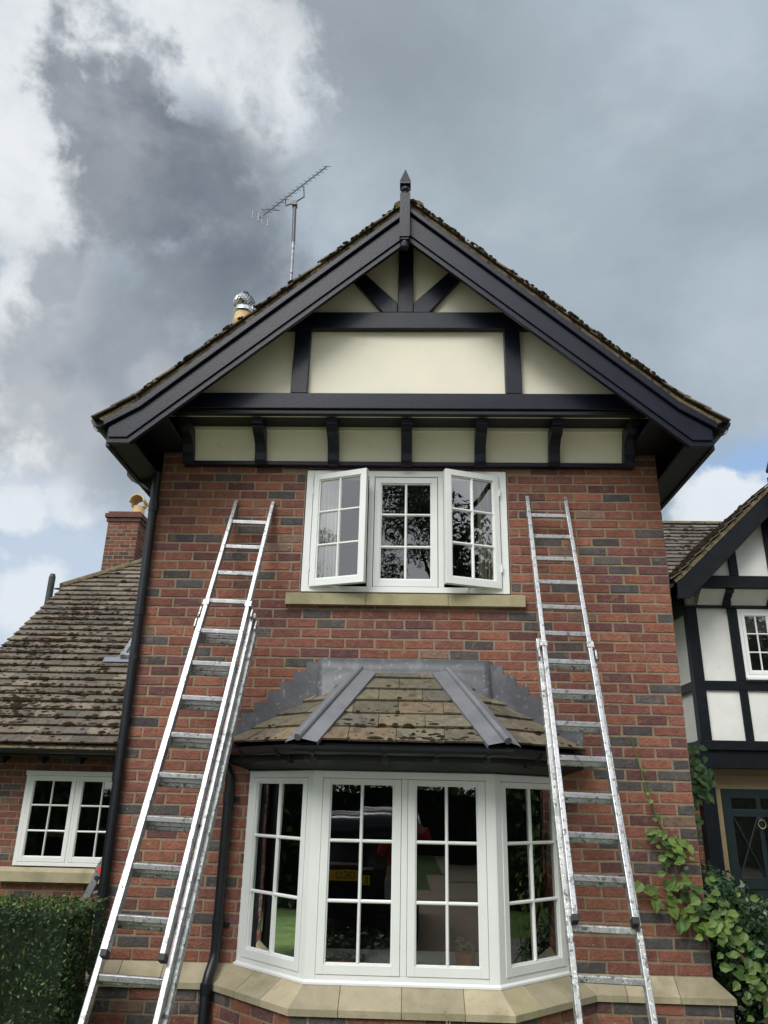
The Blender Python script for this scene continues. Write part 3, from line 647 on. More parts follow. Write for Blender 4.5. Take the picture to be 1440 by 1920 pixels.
# apron flashing over the top course, and stepped flashing up both sides
ap = MB(); nx = 26
r = random.Random(12)
rows_ = []
for j, (y, z) in enumerate([(-.008, 2.615), (-.016, 2.53), (-.030, 2.47), (-.070, 2.435), (-.118, 2.395), (-.150, 2.370)]):
    row = []
    for i in range(nx+1):
        x = 1.376+(2.652-1.376)*i/nx; t = abs(x-CX); wob = .004*math.sin(i*.45+j*.8)
        yy, zz = y, z
        if j >= 2:   # drape down over the hips at both ends
            ex = max(0, t-.33); zz = z-ex*.50*(j-1)/4*.55; yy = y+min(.10, ex*.22)*(j-2)/3
        row.append(Vector((x, yy+wob*(.3 if j < 2 else .6)-.004, zz+wob*.4)))
    rows_.append(row)
for j in range(5):
    for i in range(nx): ap.poly([rows_[j][i], rows_[j][i+1], rows_[j+1][i+1], rows_[j+1][i]], [(0, 1, 2, 3)])
o = ap.build('lead_apron', LEAD, br, smooth=True, weld=True); sd = o.modifiers.new('s', 'SOLIDIFY'); sd.thickness = .004
for sgn in (-1, 1):
    fl = MB(); r = random.Random(5+sgn)
    # steps: outer edge climbs one course at a time
    xe = .735 if sgn < 0 else 3.305; n = 7; xt = 1.376 if sgn < 0 else 2.652
    for k in range(n):
        x0 = xe+(xt-xe)*k/n; x1 = xe+(xt-xe)*(k+1)/n
        ztop = 2.125+.075*k+.005; zb_ = 1.965+(k)*(2.49-1.965)/9.3*1.0
        zb2 = 1.965+(k+1)*(2.49-1.965)/9.3
        yo = -.007-.0006*k
        fl.prism([(x0, yo, zb_-.01), (x1+.012*(1 if sgn < 0 else -1), yo, zb2-.01), (x1+.012*(1 if sgn < 0 else -1), yo, ztop+.001*k), (x0, yo, ztop)], (0, -.003, 0))
    fl.build('stepped_flashing', LEAD, br)
# gutter round the bay with brackets, fascia and soffit
def half_gutter(path, r_, parent, name='gutter', m=PLASTIC, seg=8, lipr=.008):
    P = [Vector(p) for p in path]; g = MB(); k = len(P); rows_ = []
    for i, p in enumerate(P):
        if i == 0: t = (P[1]-P[0])
        elif i == k-1: t = P[-1]-P[-2]
        else: t = (P[i]-P[i-1]).normalized()+(P[i+1]-P[i]).normalized()
        t.z = 0; t.normalize(); s = Vector((t.y, -t.x, 0)); sc = 1.0
        if 0 < i < k-1:
            a_ = (P[i]-P[i-1]); a_.z = 0; a_.normalize(); sc = 1/max(.3, abs(Vector((a_.y, -a_.x, 0)).dot(s)))
        rows_.append([p+s*(r_*math.cos(q)*sc)+Vector((0, 0, r_*math.sin(q))) for q in [math.pi*j/seg+math.pi for j in range(seg+1)]]+[p+s*((r_-.004)*math.cos(q)*sc)+Vector((0, 0, (r_-.004)*math.sin(q))) for q in [2*math.pi-math.pi*j/seg for j in range(seg+1)]])
    m_ = len(rows_[0])
    for i in range(k-1):
        for j in range(m_): g.poly([rows_[i][j], rows_[i][(j+1) % m_], rows_[i+1][(j+1) % m_], rows_[i+1][j]], [(0, 1, 2, 3)])
    for row in (rows_[0], rows_[-1]): g.poly(row[:seg+1], [list(range(seg+1))])
    for i in range(k-1):   # rolled front lip
        pass
    o = g.build(name, m, parent); return o
gp = [(.70, -.005, 1.948), (1.355, -.815, 1.935), (2.675, -.815, 1.935), (3.345, -.005, 1.948)]
bg_ = half_gutter(gp, .050, house, 'gutter')
bg_['label'] = 'black gutter round the bay window roof'
bk = MB()
pts_ = [(Vector(gp[0]).lerp(Vector(gp[1]), .35), 0), (Vector(gp[0]).lerp(Vector(gp[1]), .82), 0), (Vector(gp[1]).lerp(Vector(gp[2]), .08), 1), (Vector(gp[1]).lerp(Vector(gp[2]), .42), 1), (Vector(gp[1]).lerp(Vector(gp[2]), .66), 1), (Vector(gp[1]).lerp(Vector(gp[2]), .90), 1), (Vector(gp[2]).lerp(Vector(gp[3]), .3), 2), (Vector(gp[2]).lerp(Vector(gp[3]), .8), 2)]
DRS = [Vector((.777, -.629, 0)), Vector((0, -1, 0)), Vector((-.770, -.637, 0))]
for p, sx in pts_:
    d_ = {0: Vector((-.778, -.629, 0)), 1: Vector((0, -1, 0)), 2: Vector((.77, -.637, 0))}[sx]; t_ = Vector((-d_.y, d_.x, 0))
    ring = [p+d_*(.056*math.cos(q))+Vector((0, 0, .056*math.sin(q))) for q in [math.pi+math.pi*j/8 for j in range(9)]]
    bk = MB()
    for a_, c_2 in zip(ring, ring[1:]): bk.prism([a_-t_*.010, a_+t_*.010, c_2+t_*.010, c_2-t_*.010], (0, 0, -.004))
    q = p-d_*.085
    bk.prism([q-t_*.02+Vector((0, 0, -.015)), q+t_*.02+Vector((0, 0, -.015)), q+t_*.02-Vector((0, 0, .10)), q-t_*.02-Vector((0, 0, .10))], d_*.022)
    bk.build('gutter_bracket', PLASTIC, bg_, weld=True)
sf = MB()
A2 = [Vector((.745, .0, 0)), Vector((1.395, -.75, 0)), Vector((2.635, -.75, 0)), Vector((3.295, .0, 0))]
Bn = [Vector((.92, 0, 0)), Vector((1.44, -.5, 0)), Vector((2.612, -.5, 0)), Vector((3.132, 0, 0))]
for i in range(3):
    a_, c_2, p_, q_ = A2[i], A2[i+1], Bn[i], Bn[i+1]; z = Vector((0, 0, 1))
    sf.poly([a_+z*1.855, c_2+z*1.855, q_+z*1.803, p_+z*1.803, a_+z*1.955, c_2+z*1.955], [(0, 1, 2, 3), (0, 1, 5, 4)])
sf.build('bay_soffit', SOFFIT, house)
hb = MB()
for i in range(3):
    p_, q_ = Bn[i], Bn[i+1]; u_ = (q_-p_).normalized(); n_ = Vector((u_.y, -u_.x, 0))
    hb.prism([p_+n_*.018+Vector((0, 0, 1.801)), q_+n_*.018+Vector((0, 0, 1.801)), q_-n_*.06+Vector((0, 0, 1.801)), p_-n_*.06+Vector((0, 0, 1.801))], (0, 0, .04))
hb.build('head_board', BLACK, house)

# ------------------------------------------------------------------ gable
gb = MB(); gb.prism([(.10, -.372, 4.47), (3.93, -.372, 4.47), (CX, -.372, 6.19)], (0, .05, 0)); gb.build('gable_panel', CREAM, house)
def timber(name, pts, y, dep, m=BLACK, bev=.006, label=None, parent=None):
    t = MB(); t.prism([(p[0], y, p[1]) for p in pts], (0, dep, 0)); return t.build(name, m, parent or house, bevel=bev, label=label)
timber('timber_beam', [(.12, 4.492), (3.91, 4.492), (3.91, 4.630), (.12, 4.630)], -.432, .058, label='lower bressummer beam')
timber('timber_beam', [(.15, 4.452), (3.88, 4.452), (3.88, 4.490), (.15, 4.490)], -.415, .05, m=SOFFIT)
timber('timber_beam', [(.93, 5.226), (3.10, 5.226), (3.10, 5.383), (.93, 5.383)], -.432, .058, label='collar beam across the gable')
timber('timber_post', [(1.092, 4.632), (1.225, 4.632), (1.232, 5.224), (1.100, 5.224)], -.426, .052, label='left gable post')
timber('timber_post', [(2.792, 4.632), (2.922, 4.632), (2.922, 5.224), (2.794, 5.224)], -.426, .052, label='right gable post')
timber('timber_post', [(1.932, 5.385), (2.062, 5.385), (2.058, 6.12), (1.936, 6.12)], -.426, .052, label='king post under the apex')
timber('timber_brace', [(1.930, 5.387), (1.930, 5.482), (1.600, 5.83), (1.500, 5.77), (1.812, 5.387)], -.420, .046, label='left diagonal brace')
timber('timber_brace', [(2.064, 5.387), (2.064, 5.482), (2.398, 5.83), (2.500, 5.77), (2.190, 5.387)], -.420, .046, label='right diagonal brace')
sof = MB(); sof.box(.12, 3.91, -.371, -.08, 4.472, 4.49); sof.box(-.21, .20, -.62, -.002, 4.30, 4.33); sof.box(3.83, 4.25, -.62, -.002, 4.30, 4.33); sof.build('jetty_soffit', SOFFIT, house)
cv = MB(); prof = [(-.150, 4.470), (-.150, 4.440), (-.132, 4.435), (-.100, 4.36), (-.070, 4.29), (-.048, 4.205), (-.002, 4.205), (-.002, 4.470)]
cv.prism([(.20, y, z) for y, z in prof], (3.63, 0, 0)); cv.build('cove_panel', CREAM, house)
cs_ = MB(); cs_.box(.19, 3.85, -.062, -.003, 4.170, 4.2045); cs_.build('cove_strip', BLACK, house, bevel=.004)
for i in range(7):
    x = CX+(i-3)*.594; wd = .044
    pr = [(-.002, 4.165), (-.085, 4.165), (-.115, 4.19), (-.125, 4.25), (-.150, 4.31), (-.205, 4.345), (-.275, 4.365), (-.305, 4.395), (-.305, 4.405), (-.345, 4.405), (-.345, 4.425), (-.360, 4.425), (-.360, 4.4515), (-.002, 4.4515)]
    t = MB(); t.prism([(x-wd, y, z) for y, z in pr], (wd*2, 0, 0)); t.build('corbel', BLACK, house, bevel=.005)
# bargeboards (board, moulded cap, lower bead), verge mortar
def mirx(p, s): return (CX+(p[0]-CX)*s, p[1])
for s in (1, -1):
    P_ = lambda L_: [mirx(p, s) for p in L_]
    lbl = ('left' if s > 0 else 'right')+' bargeboard'
    o = timber('bargeboard', P_([(CX, 6.185), (.015, 4.378), (-.215, 4.220), (-.207, 4.071), (-.041, 4.071), (CX, 5.898)]), -.672, .035, label=lbl, bev=.003)
    timber('face_board', P_([(CX-.0, 6.15), (.022, 4.350), (-.205, 4.195), (-.200, 4.112), (-.060, 4.112), (CX, 5.955)]), -.686, .0135, parent=o, bev=.004)
    timber('cap_moulding', P_([(CX, 6.225), (.005, 4.412), (-.245, 4.245), (-.235, 4.195), (.020, 4.352), (CX, 6.165)]), -.712, .038, parent=o, bev=.006)
    timber('verge_mortar', P_([(CX, 6.264), (-.01, 4.438), (-.285, 4.258), (-.245, 4.240), (.005, 4.414), (CX, 6.227)]), -.70, .25, m=VERGE, parent=None, bev=0)
    # roof slopes
    rt = [(.13, .105, .075), (.16, .13, .09), (.10, .085, .065), (.19, .15, .10)]
    v = Vector((s*.7433, 0, .669)); n = Vector((-s*.669, 0, .7433)); e = Vector((CX-s*2.03, -.728, 4.436)); slen = 2.03/.7433
    reg = [(0, 0), (7.3, 0), (7.3, slen), (0, slen)] 
    t1 = tile_field(e, (0, 1, 0), v, n, reg, .165, .27, rt, 50+s, rag=.014, lift=.014, thick=.013)
    v2 = Vector((s*.82, 0, .572)).normalized(); n2_ = Vector((-s*.572, 0, .82)); e2 = Vector((CX-s*2.335, -.728, 4.236))
    reg2 = [(0, 0), (7.3, 0), (7.3, .36), (0, .36)]
    t2 = tile_field(e2, (0, 1, 0), v2, n2_, reg2, .165, .27, rt, 60+s, rag=.014, lift=.014, thick=.013)
    bb = len(t1.v); t1.v += t2.v; t1.f += [[i+bb for i in q] for q in t2.f]; t1.c += t2.c
    ro_o = t1.build('roof_slope', TILE, house, tone=True, label=('left' if s > 0 else 'right')+' slope of the main roof')
    ms = moss_field(e, (0, 1, 0), v, n, [(0, 0), (1.2, 0), (1.2, slen), (0, slen)], .165, 200, 70+s, smin=.010, smax=.02, lift=.014, thick=.013)
    # moss hanging over the verge
    r = random.Random(80+s)
    for _ in range(170 if s < 0 else 90):
        q = r.uniform(.02, 1.0); p = e+v*(slen*q)+Vector((0, r.uniform(-.012, .01), 0))+n*r.uniform(.008, .026); sz = r.uniform(.006, .016)
        ring = [p+v*(sz*1.6*math.cos(k))+n*(sz*math.sin(k)) for k in [i*1.047 for i in range(6)]]
        ms.poly(ring+[p+Vector((0, -sz*.7, 0)), p+Vector((0, sz, 0))], [(i, (i+1) % 6, 6) for i in range(6)]+[(i, (i+1) % 6, 7) for i in range(6)])
    mo = ms.build('moss', MOSS, ro_o); mo['kind'] = 'stuff'
    dkk = MB(); z0 = 6.262
    dkk.prism([(CX, -.636, 6.256), (CX-s*2.03, -.636, 4.428), (CX-s*2.30, -.636, 4.250), (CX-s*2.30, -.636, 4.235), (CX-s*2.03, -.636, 4.395), (CX, -.636, 6.222)], (0, 7.15, 0)); dkk.build('roof_deck', SOFFIT, ro_o)
    fa = MB(); xa = CX-s*2.245; fa.box(min(xa, xa+s*.03), max(xa, xa+s*.03), -.634, 6.4, 4.06, 4.235); fa.box(min(xa+s*.03, CX-s*2.026), max(xa+s*.03, CX-s*2.026), -.634, 6.4, 4.075, 4.09); fa.build('eaves_soffit', SOFFIT, house)
    xg = CX-s*2.315
    g_ = half_gutter([(xg, -.655, 4.272), (xg, 1.5, 4.265), (xg, 6.4, 4.25)], .062, house, 'gutter'); g_['label'] = ('left' if s > 0 else 'right')+' eaves gutter'
    for yy in (-.60, .25, 1.1, 1.95, 2.8, 3.65, 4.5, 5.35):
        gb2 = MB()
        for j in range(8):
            q0, q1 = math.pi+math.pi*j/8, math.pi+math.pi*(j+1)/8
            gb2.prism([(xg+.068*math.cos(q0), yy, 4.268+.068*math.sin(q0)), (xg+.068*math.cos(q1), yy, 4.268+.068*math.sin(q1)), (xg+.068*math.cos(q1), yy+.022, 4.268+.068*math.sin(q1)), (xg+.068*math.cos(q0), yy+.022, 4.268+.068*math.sin(q0))], (0, 0, -.004))
        gb2.build('gutter_bracket', PLASTIC, g_, weld=True)
rd = MB(); r = random.Random(9)
for k in range(18):
    y = -.70+k*.40; pr = [(CX+.125*math.cos(q), 6.285+.07*math.sin(q)) for q in [math.pi*j/8 for j in range(9)]]
    rd.prism([(x, y+r.uniform(0, .004), z-.05) for x, z in pr], (0, .392, 0))
rd.build('ridge_tiles', VERGE, house)
# finial
fi = MB(); yf = -.735; cf = 1.986
fi.box(cf-.042, cf+.042, yf-.042, yf+.042, 5.858, 6.30)
fi.box(cf-.033, cf+.033, yf-.033, yf+.033, 5.838, 5.858)
fi.lathe([(.028, 5.838), (.030, 5.82), (.036, 5.80), (.034, 5.775), (.012, 5.758)], cf, yf, 14)
fi.lathe([(.030, 6.30), (.034, 6.315), (.022, 6.332), (.036, 6.352), (.038, 6.372), (.026, 6.392)], cf, yf, 14)
q = .045; zb = 6.392
fi.box(cf-q, cf+q, yf-q, yf+q, zb, zb+.03)
fi.poly([(cf-q, yf-q, zb+.03), (cf+q, yf-q, zb+.03), (cf+q, yf+q, zb+.03), (cf-q, yf+q, zb+.03), (cf, yf, zb+.195)], [(0, 1, 4), (1, 2, 4), (2, 3, 4), (3, 0, 4)])
fi.build('finial', BLACK, house, bevel=.003)

# downpipes
def pipe_clip(t, x, y, z, r_):
    t.box(x-r_-.022, x+r_+.022, y+r_*.2, y+r_+.016, z-.014, z+.014); t.tube([(x, y, z-.013), (x, y, z+.013)], r_+.006, 12)
dp = MB(); dp.tube([(-.022, -.045, 4.10), (-.020, -.045, 3.9), (-.018, -.045, 3.7), (-.012, -.045, GZ+.02)], .034, 14)
dp.prism([(-.325, .06, 4.20), (-.315, .06, 4.115), (-.16, .06, 4.035), (-.085, .06, 3.965), (-.01, .06, 3.965), (-.01, .06, 4.25), (-.22, .06, 4.25)], (0, .12, 0))
z = 0
for z in (3.80, 2.95, 1.75, .6): dp.tube([(-.016, -.045, z-.04), (-.016, -.045, z+.04)], .040, 14)
o = dp.build('downpipe', PLASTIC, house, smooth=True, label='long black downpipe on the left corner of the house')
dp = MB(); dp.tube([(.72, -.06, 1.90), (.745, -.05, 1.84), (.79, -.045, 1.76), (.79, -.045, .68), (.787, -.05, .62), (.775, -.11, .545), (.768, -.135, .49), (.768, -.135, GZ+.02)], .0335, 14)
for z in (1.62, .82): dp.tube([(.79, -.045, z-.035), (.79, -.045, z+.035)], .039, 14); 
dp.tube([(.768, -.135, .44), (.768, -.135, .50)], .039, 14)
dp.box(.745, .86, -.012, -.003, 1.595, 1.625); dp.box(.745, .86, -.012, -.003, .80, .83)
dp.build('downpipe', PLASTIC, house, smooth=True, label='short black downpipe beside the bay window')

# ------------------------------------------------------------------ aerial, cowl
ae = thing('tv_aerial', (.57, 2.0, 5.0), 'grey yagi television aerial on a tall mast above the left roof slope', 'aerial')
t = MB(); t.tube([(.575, 2.0, 5.0), (.570, 2.0, 7.4), (.563, 2.0, 8.10)], .022, 10); t.build('mast', STEEL, ae, smooth=True)
t = MB(); t.tube([(.563, 2.0, 8.10), (.545, 2.0, 8.74)], .0235, 10); t.box(.515, .575, 1.96, 2.04, 8.66, 8.72); t.build('mast_top', DARKST, ae, smooth=True)
b0, b1 = Vector((.170, 1.8, 8.309)), Vector((.899, 2.2, 9.503)); bd = (b1-b0).normalized()
t = MB(); t.tube([b0, b1], .0085, 8); t.tube([b0.lerp(b1, .36), b0.lerp(b1, .36)-Vector((-.01, 0, .12)), (.545, 2.0, 8.72), b0.lerp(b1, .63)-Vector((-.02, -.0, .20)), b0.lerp(b1, .63)], .010, 8); t.build('boom', DARKST, ae)
sd_ = bd.cross(Vector((0, 0, 1))).normalized(); sd_ = Vector((.80, -.45, -.55)); sd_ = (sd_-bd*sd_.dot(bd)).normalized()
t = MB()
for k in range(16):
    p = b0.lerp(b1, .10+.90*k/15); h = .080-.0008*k; t.tube([p-sd_*h, p+sd_*h], .004, 5)
t.tube([b0.lerp(b1, .14)-sd_*.15, b0.lerp(b1, .14)+sd_*.15], .006, 5); t.build('elements', DARKST, ae)
t = MB(); up2 = bd.cross(sd_).normalized()
sr = Vector((.19, .02, -.115)); ur = Vector((0, 0, .062))
for f in (-1, -.33, .33, 1): t.tube([b0-sr*.5+ur*f, b0+sr*.5+ur*f], .005, 5)
for f in (-.5, -.12, .12, .5): t.tube([b0+sr*f-ur, b0+sr*f+ur], .005, 5)
t.build('reflector', STEEL, ae)

ch = thing('chimney_stack', (-.255, 3.25, 5.6), 'buff chimney pot with spinning metal cowl peeping over the left slope', 'chimney')
B, Mo = brick_wall((-.50, 3.0, 5.2), (1, 0, 0), (0, -1, 0), .5, 5.2, 7.10, seed=90, pitch=.225); ww = B.build('stack', BRICK, ch, tone=True); 
t = MB(); t.box(-.50, 0.0, 3.002, 3.5, 5.2, 7.10); t.build('core', MORTAR, ww)
t = MB(); t.lathe([(.14, 7.10), (.14, 7.3), (.120, 7.38), (.118, 7.62), (.132, 7.65), (.132, 7.68), (.118, 7.72), (.122, 7.80)], -.262, 3.1, 22); t.build('pot', CLAY, ch, smooth=True)
cw = MB(); cxw, cyw = -.262, 3.1
cw.lathe([(.130, 7.80), (.140, 7.82), (.136, 7.845), (.120, 7.865), (.122, 7.885)], cxw, cyw, 22)
K = 18; RW = .150
for k in range(K):
    a0 = 2*math.pi*k/K; pts = []
    for j in range(9):
        ph = j/8; z = 7.880+.262*ph; rr = RW*math.sin(math.pi*(.22+.74*ph))**.75; tw = a0+ph*.9
        pts.append((Vector((cxw+rr*math.cos(tw), cyw+rr*math.sin(tw), z)), Vector((cxw+(rr-.022)*math.cos(tw+.26), cyw+(rr-.022)*math.sin(tw+.26), z))))
    for (p, q), (p2, q2) in zip(pts, pts[1:]): cw.poly([p, q, q2, p2], [(0, 1, 2, 3)])
cw.lathe([(.06, 8.140), (.05, 8.150), (.02, 8.158)], cxw, cyw, 16)
cw.build('cowl', ORANGE, ch, smooth=False)

# ------------------------------------------------------------------ ladders
def ladder(loc, A, d, u, s, label, secs, group='extension ladders leaning on the front wall'):
    A, d, u = Vector(A), Vector(d).normalized(), Vector(u).normalized(); n = u.cross(d); n = n if n.y > 0 else -n; u = (u-d*u.dot(d)).normalized()
    root = thing('extension_ladder', loc, label, 'ladder', group)
    for (t0, t1, half, off, k0, k1, m, nm, cap) in secs:
        # t0,t1 along the ladder; half = clear half width; off = set back towards the wall
        sw, sdp = .030, .056
        for sg in (-1, 1):
            t = MB(); c = A+n*off+u*(sg*half)
            F = lambda a, y, tt: c+u*(sg*a)+n*y+d*tt
            # channel-section stile: web outside, two flanges
            t.poly([F(0, -sdp/2, t0), F(sw, -sdp/2, t0), F(sw, sdp/2, t0), F(0, sdp/2, t0), F(0, -sdp/2, t1), F(sw, -sdp/2, t1), F(sw, sdp/2, t1), F(0, sdp/2, t1)], [(0, 3, 2, 1), (4, 5, 6, 7), (0, 1, 5, 4), (1, 2, 6, 5), (2, 3, 7, 6), (3, 0, 4, 7)])
            st_ = t.build('stile', m, root, bevel=.004)
            rb = MB()
            for aa in (.008, .019):
                rb.poly([F(aa, -sdp/2-.0016, t0+.02), F(aa+.004, -sdp/2-.0016, t0+.02), F(aa+.004, -sdp/2-.0016, t1-.02), F(aa, -sdp/2-.0016, t1-.02), F(aa-.001, -sdp/2+.001, t0+.02), F(aa+.005, -sdp/2+.001, t0+.02), F(aa+.005, -sdp/2+.001, t1-.02), F(aa-.001, -sdp/2+.001, t1-.02)], [(0, 1, 2, 3), (0, 3, 7, 4), (1, 5, 6, 2)])
            rb.build('rib', m, st_)
            if cap:
                q = MB(); G = lambda a, y, tt: F(a, y, tt)
                q.poly([G(-.002, -sdp/2-.003, t1-.028), G(sw+.003, -sdp/2-.003, t1-.028), G(sw+.003, sdp/2+.003, t1-.028), G(-.002, sdp/2+.003, t1-.028), G(-.002, -sdp/2-.003, t1+.006), G(sw+.003, -sdp/2-.003, t1+.006), G(sw+.003, sdp/2+.003, t1+.006), G(-.002, sdp/2+.003, t1+.006)], [(0, 3, 2, 1), (4, 5, 6, 7), (0, 1, 5, 4), (1, 2, 6, 5), (2, 3, 7, 6), (3, 0, 4, 7)])
                q.build('rubber_foot', RUBBER, root, bevel=.003)
        for k in range(k0, k1+1):
            t = MB(); c = A+n*off+d*(s*k); h = half+.0335; rr = .0155
            ring = [(-.013, .013), (-.008, .0175), (.010, .0175), (.014, .012), (.014, -.012), (.010, -.0165), (-.008, -.0165), (-.013, -.012)]
            # flat tread turned to the horizontal
            ty = Vector((0, -1, 0)); ty = (ty-u*ty.dot(u)).normalized(); tz = u.cross(ty); tz = tz if tz.z > 0 else -tz
            P = [c-u*h-ty*a*1.15+tz*b_ for a, b_ in ring]; t.prism(P, u*2*h); t.build('rung', m, root, bevel=.0015)
    return root, A, d, u, n
def bracket(root, A, d, u, n, t, half, off, sg, m=ALUD, rivet=True):
    c = A+n*off+u*(sg*half)+d*t; q = MB(); F = lambda a, y, tt: c+u*(sg*a)+n*y+d*tt
    def bx(a0, a1, y0, y1, t0, t1): q.poly([F(a0, y0, t0), F(a1, y0, t0), F(a1, y1, t0), F(a0, y1, t0), F(a0, y0, t1), F(a1, y0, t1), F(a1, y1, t1), F(a0, y1, t1)], [(0, 3, 2, 1), (4, 5, 6, 7), (0, 1, 5, 4), (1, 2, 6, 5), (2, 3, 7, 6), (3, 0, 4, 7)])
    bx(-.006, .040, -.032, -.026, 0, .046); bx(.032, .042, -.026, .060, 0, .046); bx(.044, .056, -.01, .03, .05, .12)
    q.build('guide_bracket', m, root, bevel=.002)
LA = (.7869, -.1, 3.6531); Ld = (-.0385, -.4168, -.9082); Lu = (.9993, -.0158, -.0351); Ls = .26361
o, A, d, u, n = ladder((.60, -1.8, GZ), LA, Ld, Lu, Ls, 'triple section aluminium extension ladder left of the bay window, with rusty bolts', [
    (-.225, 3.085, .135, 0, 0, 11, ALU, 'fly', True), (.87, 4.16, .166, .060, 4, 15, ALU, 'mid', True), (.90, 4.13, .190, .120, 4, 15, ALUD, 'base', True)])
bracket(o, A, d, u, n, .80, .135, 0, -1); bracket(o, A, d, u, n, .80, .135, 0, 1); bracket(o, A, d, u, n, .86, .166, .060, 1); bracket(o, A, d, u, n, .86, .166, .060, -1)
for sg in (-1, 1):
    q = MB(); c = A+d*2.755+u*sg*(.135+.015)-n*.024; q.tube([c-n*.005, c+n*.004], .0085, 8); q.build('rusty_bolt', RUST, o)
RA = (3.1300, -.1, 3.7313); Rd = (-.0248, -.4339, -.9007); Ru = (.9997, -.011, -.0222); Rs = .22825
o, A, d, u, n = ladder((3.03, -1.95, GZ), RA, Rd, Ru, Rs, 'double section aluminium extension ladder right of the bay, splashed with paint', [
    (-.20, 2.955, .1355, 0, 0, 12, ALU, 'fly', True), (1.16, 4.30, .160, .060, 6, 18, ALUD, 'base', True)])
bracket(o, A, d, u, n, 1.22, .1355, 0, -1); bracket(o, A, d, u, n, 1.22, .1355, 0, 1)
for sg in (-1, 1):
    q = MB(); c = A+d*2.50+u*sg*(.1355+.02)-n*.024; q.tube([c-n*.005, c+n*.004], .007, 8); q.build('rusty_bolt', RUST, o)

# ------------------------------------------------------------------ low wing to the left
wing = thing('side_wing', (-2.2, 3.7, GZ), 'lower brick wing on the left with mossy tiled roof and white window', 'building')
B, Mo = brick_wall((-3.5, 3.7, GZ), (1, 0, 0), (0, -1, 0), 3.49, GZ, 2.2, zref=.2, holes=[(1.065, 2.32, .79, 1.86)], seed=41, pd=.1, dark=[(3.5-1.86, 1.93), (3.5-2.64, 1.58)])
wv = B.build('wall', BRICK, wing, tone=True); Mo.build('mortar', MORTAR, wv)
B, Mo = brick_wall((-3.5, 8.5, GZ), (0, -1, 0), (-1, 0, 0), 4.8, GZ, 2.2, zref=.2, md=.0015, seed=43); wv = B.build('side_wall', BRICK, wing, tone=True); Mo.build('mortar', MORTAR, wv)
Tn = face_T((-2.435, 3.67, 0), (1, 0, 0), (0, -1, 0)); fr = MB(); Wd = 1.255
for a0, a1, z0, z1 in ((0, .05, .83, 1.80), (Wd-.05, Wd, .83, 1.80), (.05, Wd-.05, .83, .87), (.60, .632, .87, 1.80)): fr.box(a0, a1, 0, .09, z0, z1, Tn)
fr.box(-.008, Wd+.008, -.02, .09, 1.80, 1.852, Tn)
f = fr.build('window', WHITE, wing, bevel=.003)
Tq = lambda p: Tn(Vector((p.x, p.y-.003, p.z)))
sash(f, Tq, .052, .598, .873, 1.797, seed=31, stile=.045, bot=.05); sash(f, Tq, .634, Wd-.052, .873, 1.797, seed=32, stile=.045, bot=.05)
sb = MB(); sb.cur = (.40, .35, .24); sb.prism([(-2.56, 3.60, .672), (-2.56, 3.60, .775), (-2.56, 3.66, .815), (-2.56, 3.80, .815), (-2.56, 3.80, .672)], (1.55, 0, 0)); sb.build('window_sill', STONE, wing, tone=True)
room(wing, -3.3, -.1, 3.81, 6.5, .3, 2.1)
c40, s40 = math.cos(R(40)), math.sin(R(40)); vs = Vector((0, c40, s40)); ns_ = Vector((0, -s40, c40)); ew = Vector((-3.72, 3.27, 2.115))
wt = [(.145, .122, .094), (.165, .14, .108), (.12, .105, .088), (.19, .158, .12), (.145, .115, .09)]
HP = (0.025, 4.20); regw = [(0, 0), (3.70, 0), (3.70, 6.55), (2.26, 6.55), (.045, 4.22)]
t = tile_field(ew, (1, 0, 0), vs, ns_, regw, .166, .272, wt, 45, rag=.010, thick=.018, lift=.036)
rf = t.build('roof', TILE, wing, tone=True)
ms = moss_field(ew, (1, 0, 0), vs, ns_, regw, .166, 3600, 46, smin=.012, smax=.032, lift=.036, thick=.018, zones=[(2.4, .6, .5), (1.2, .9, .6), (2.2, 1.2, .5), (.9, 2.4, .5), (1.9, 2.6, .6), (2.9, .4, .35)])
mo = ms.build('moss', MOSS, rf); mo['kind'] = 'stuff'
q = MB(); P = lambda a, b_, h=0: ew+Vector((a, 0, 0))+vs*b_+ns_*h
hl = P(.0, 4.17); hr = P(2.26, 6.55)
lb = Vector((hl.x, hl.y+3.9, hl.z)); 
q.poly([P(0, -.05, -.01), P(3.70, -.05, -.01), P(3.70, 6.55, -.01), P(2.26, 6.55, -.01), P(.0, 4.19, -.01)], [(0, 1, 2, 3, 4)])
bkz = 2 * hr.y - ew.y
q.poly([hl, hr, lb, Vector((ew.x, bkz, ew.z)), Vector((0, bkz, ew.z)), Vector((0, hr.y, hr.z)), Vector((ew.x, ew.y, ew.z))], [(0, 1, 2), (1, 5, 4, 3, 2)])
q.poly([Vector((-3.5, 3.7, 2.1)), Vector((-3.5, lb.y, 2.1)), Vector((-3.5, lb.y, hl.z-.02)), Vector((-3.5, hl.y, hl.z-.02)), Vector((-3.5, 3.7, 2.45))], [(0, 1, 2, 3, 4)])
q.build('roof_deck', VERGE, rf)
q = MB(); hd = (hr-hl); nh = int(hd.length/.40); r = random.Random(3)
for k in range(nh):
    a_, c_2 = hl.lerp(hr, k/nh), hl.lerp(hr, (k+.985)/nh); dd = hd.normalized(); sv = dd.cross(Vector((0, 0, 1))).normalized(); uv = sv.cross(dd)
    pr = [a_+sv*(.11*math.cos(j*math.pi/7))+uv*(.075*math.sin(j*math.pi/7)+r.uniform(0, .002)+.0) for j in range(8)]; q.prism(pr, c_2-a_)
q.build('hip_tiles', VERGE, rf)
q = MB(); q.tube([hl+Vector((-.13, .02, -.02)), hl+Vector((.05, .03, -.02))], [.012, .034], 10); q.build('hip_end_gutter', PLASTIC, rf)
gw = half_gutter([(-3.75, 3.235, 2.085), (-.01, 3.235, 2.075)], .055, wing, 'gutter')
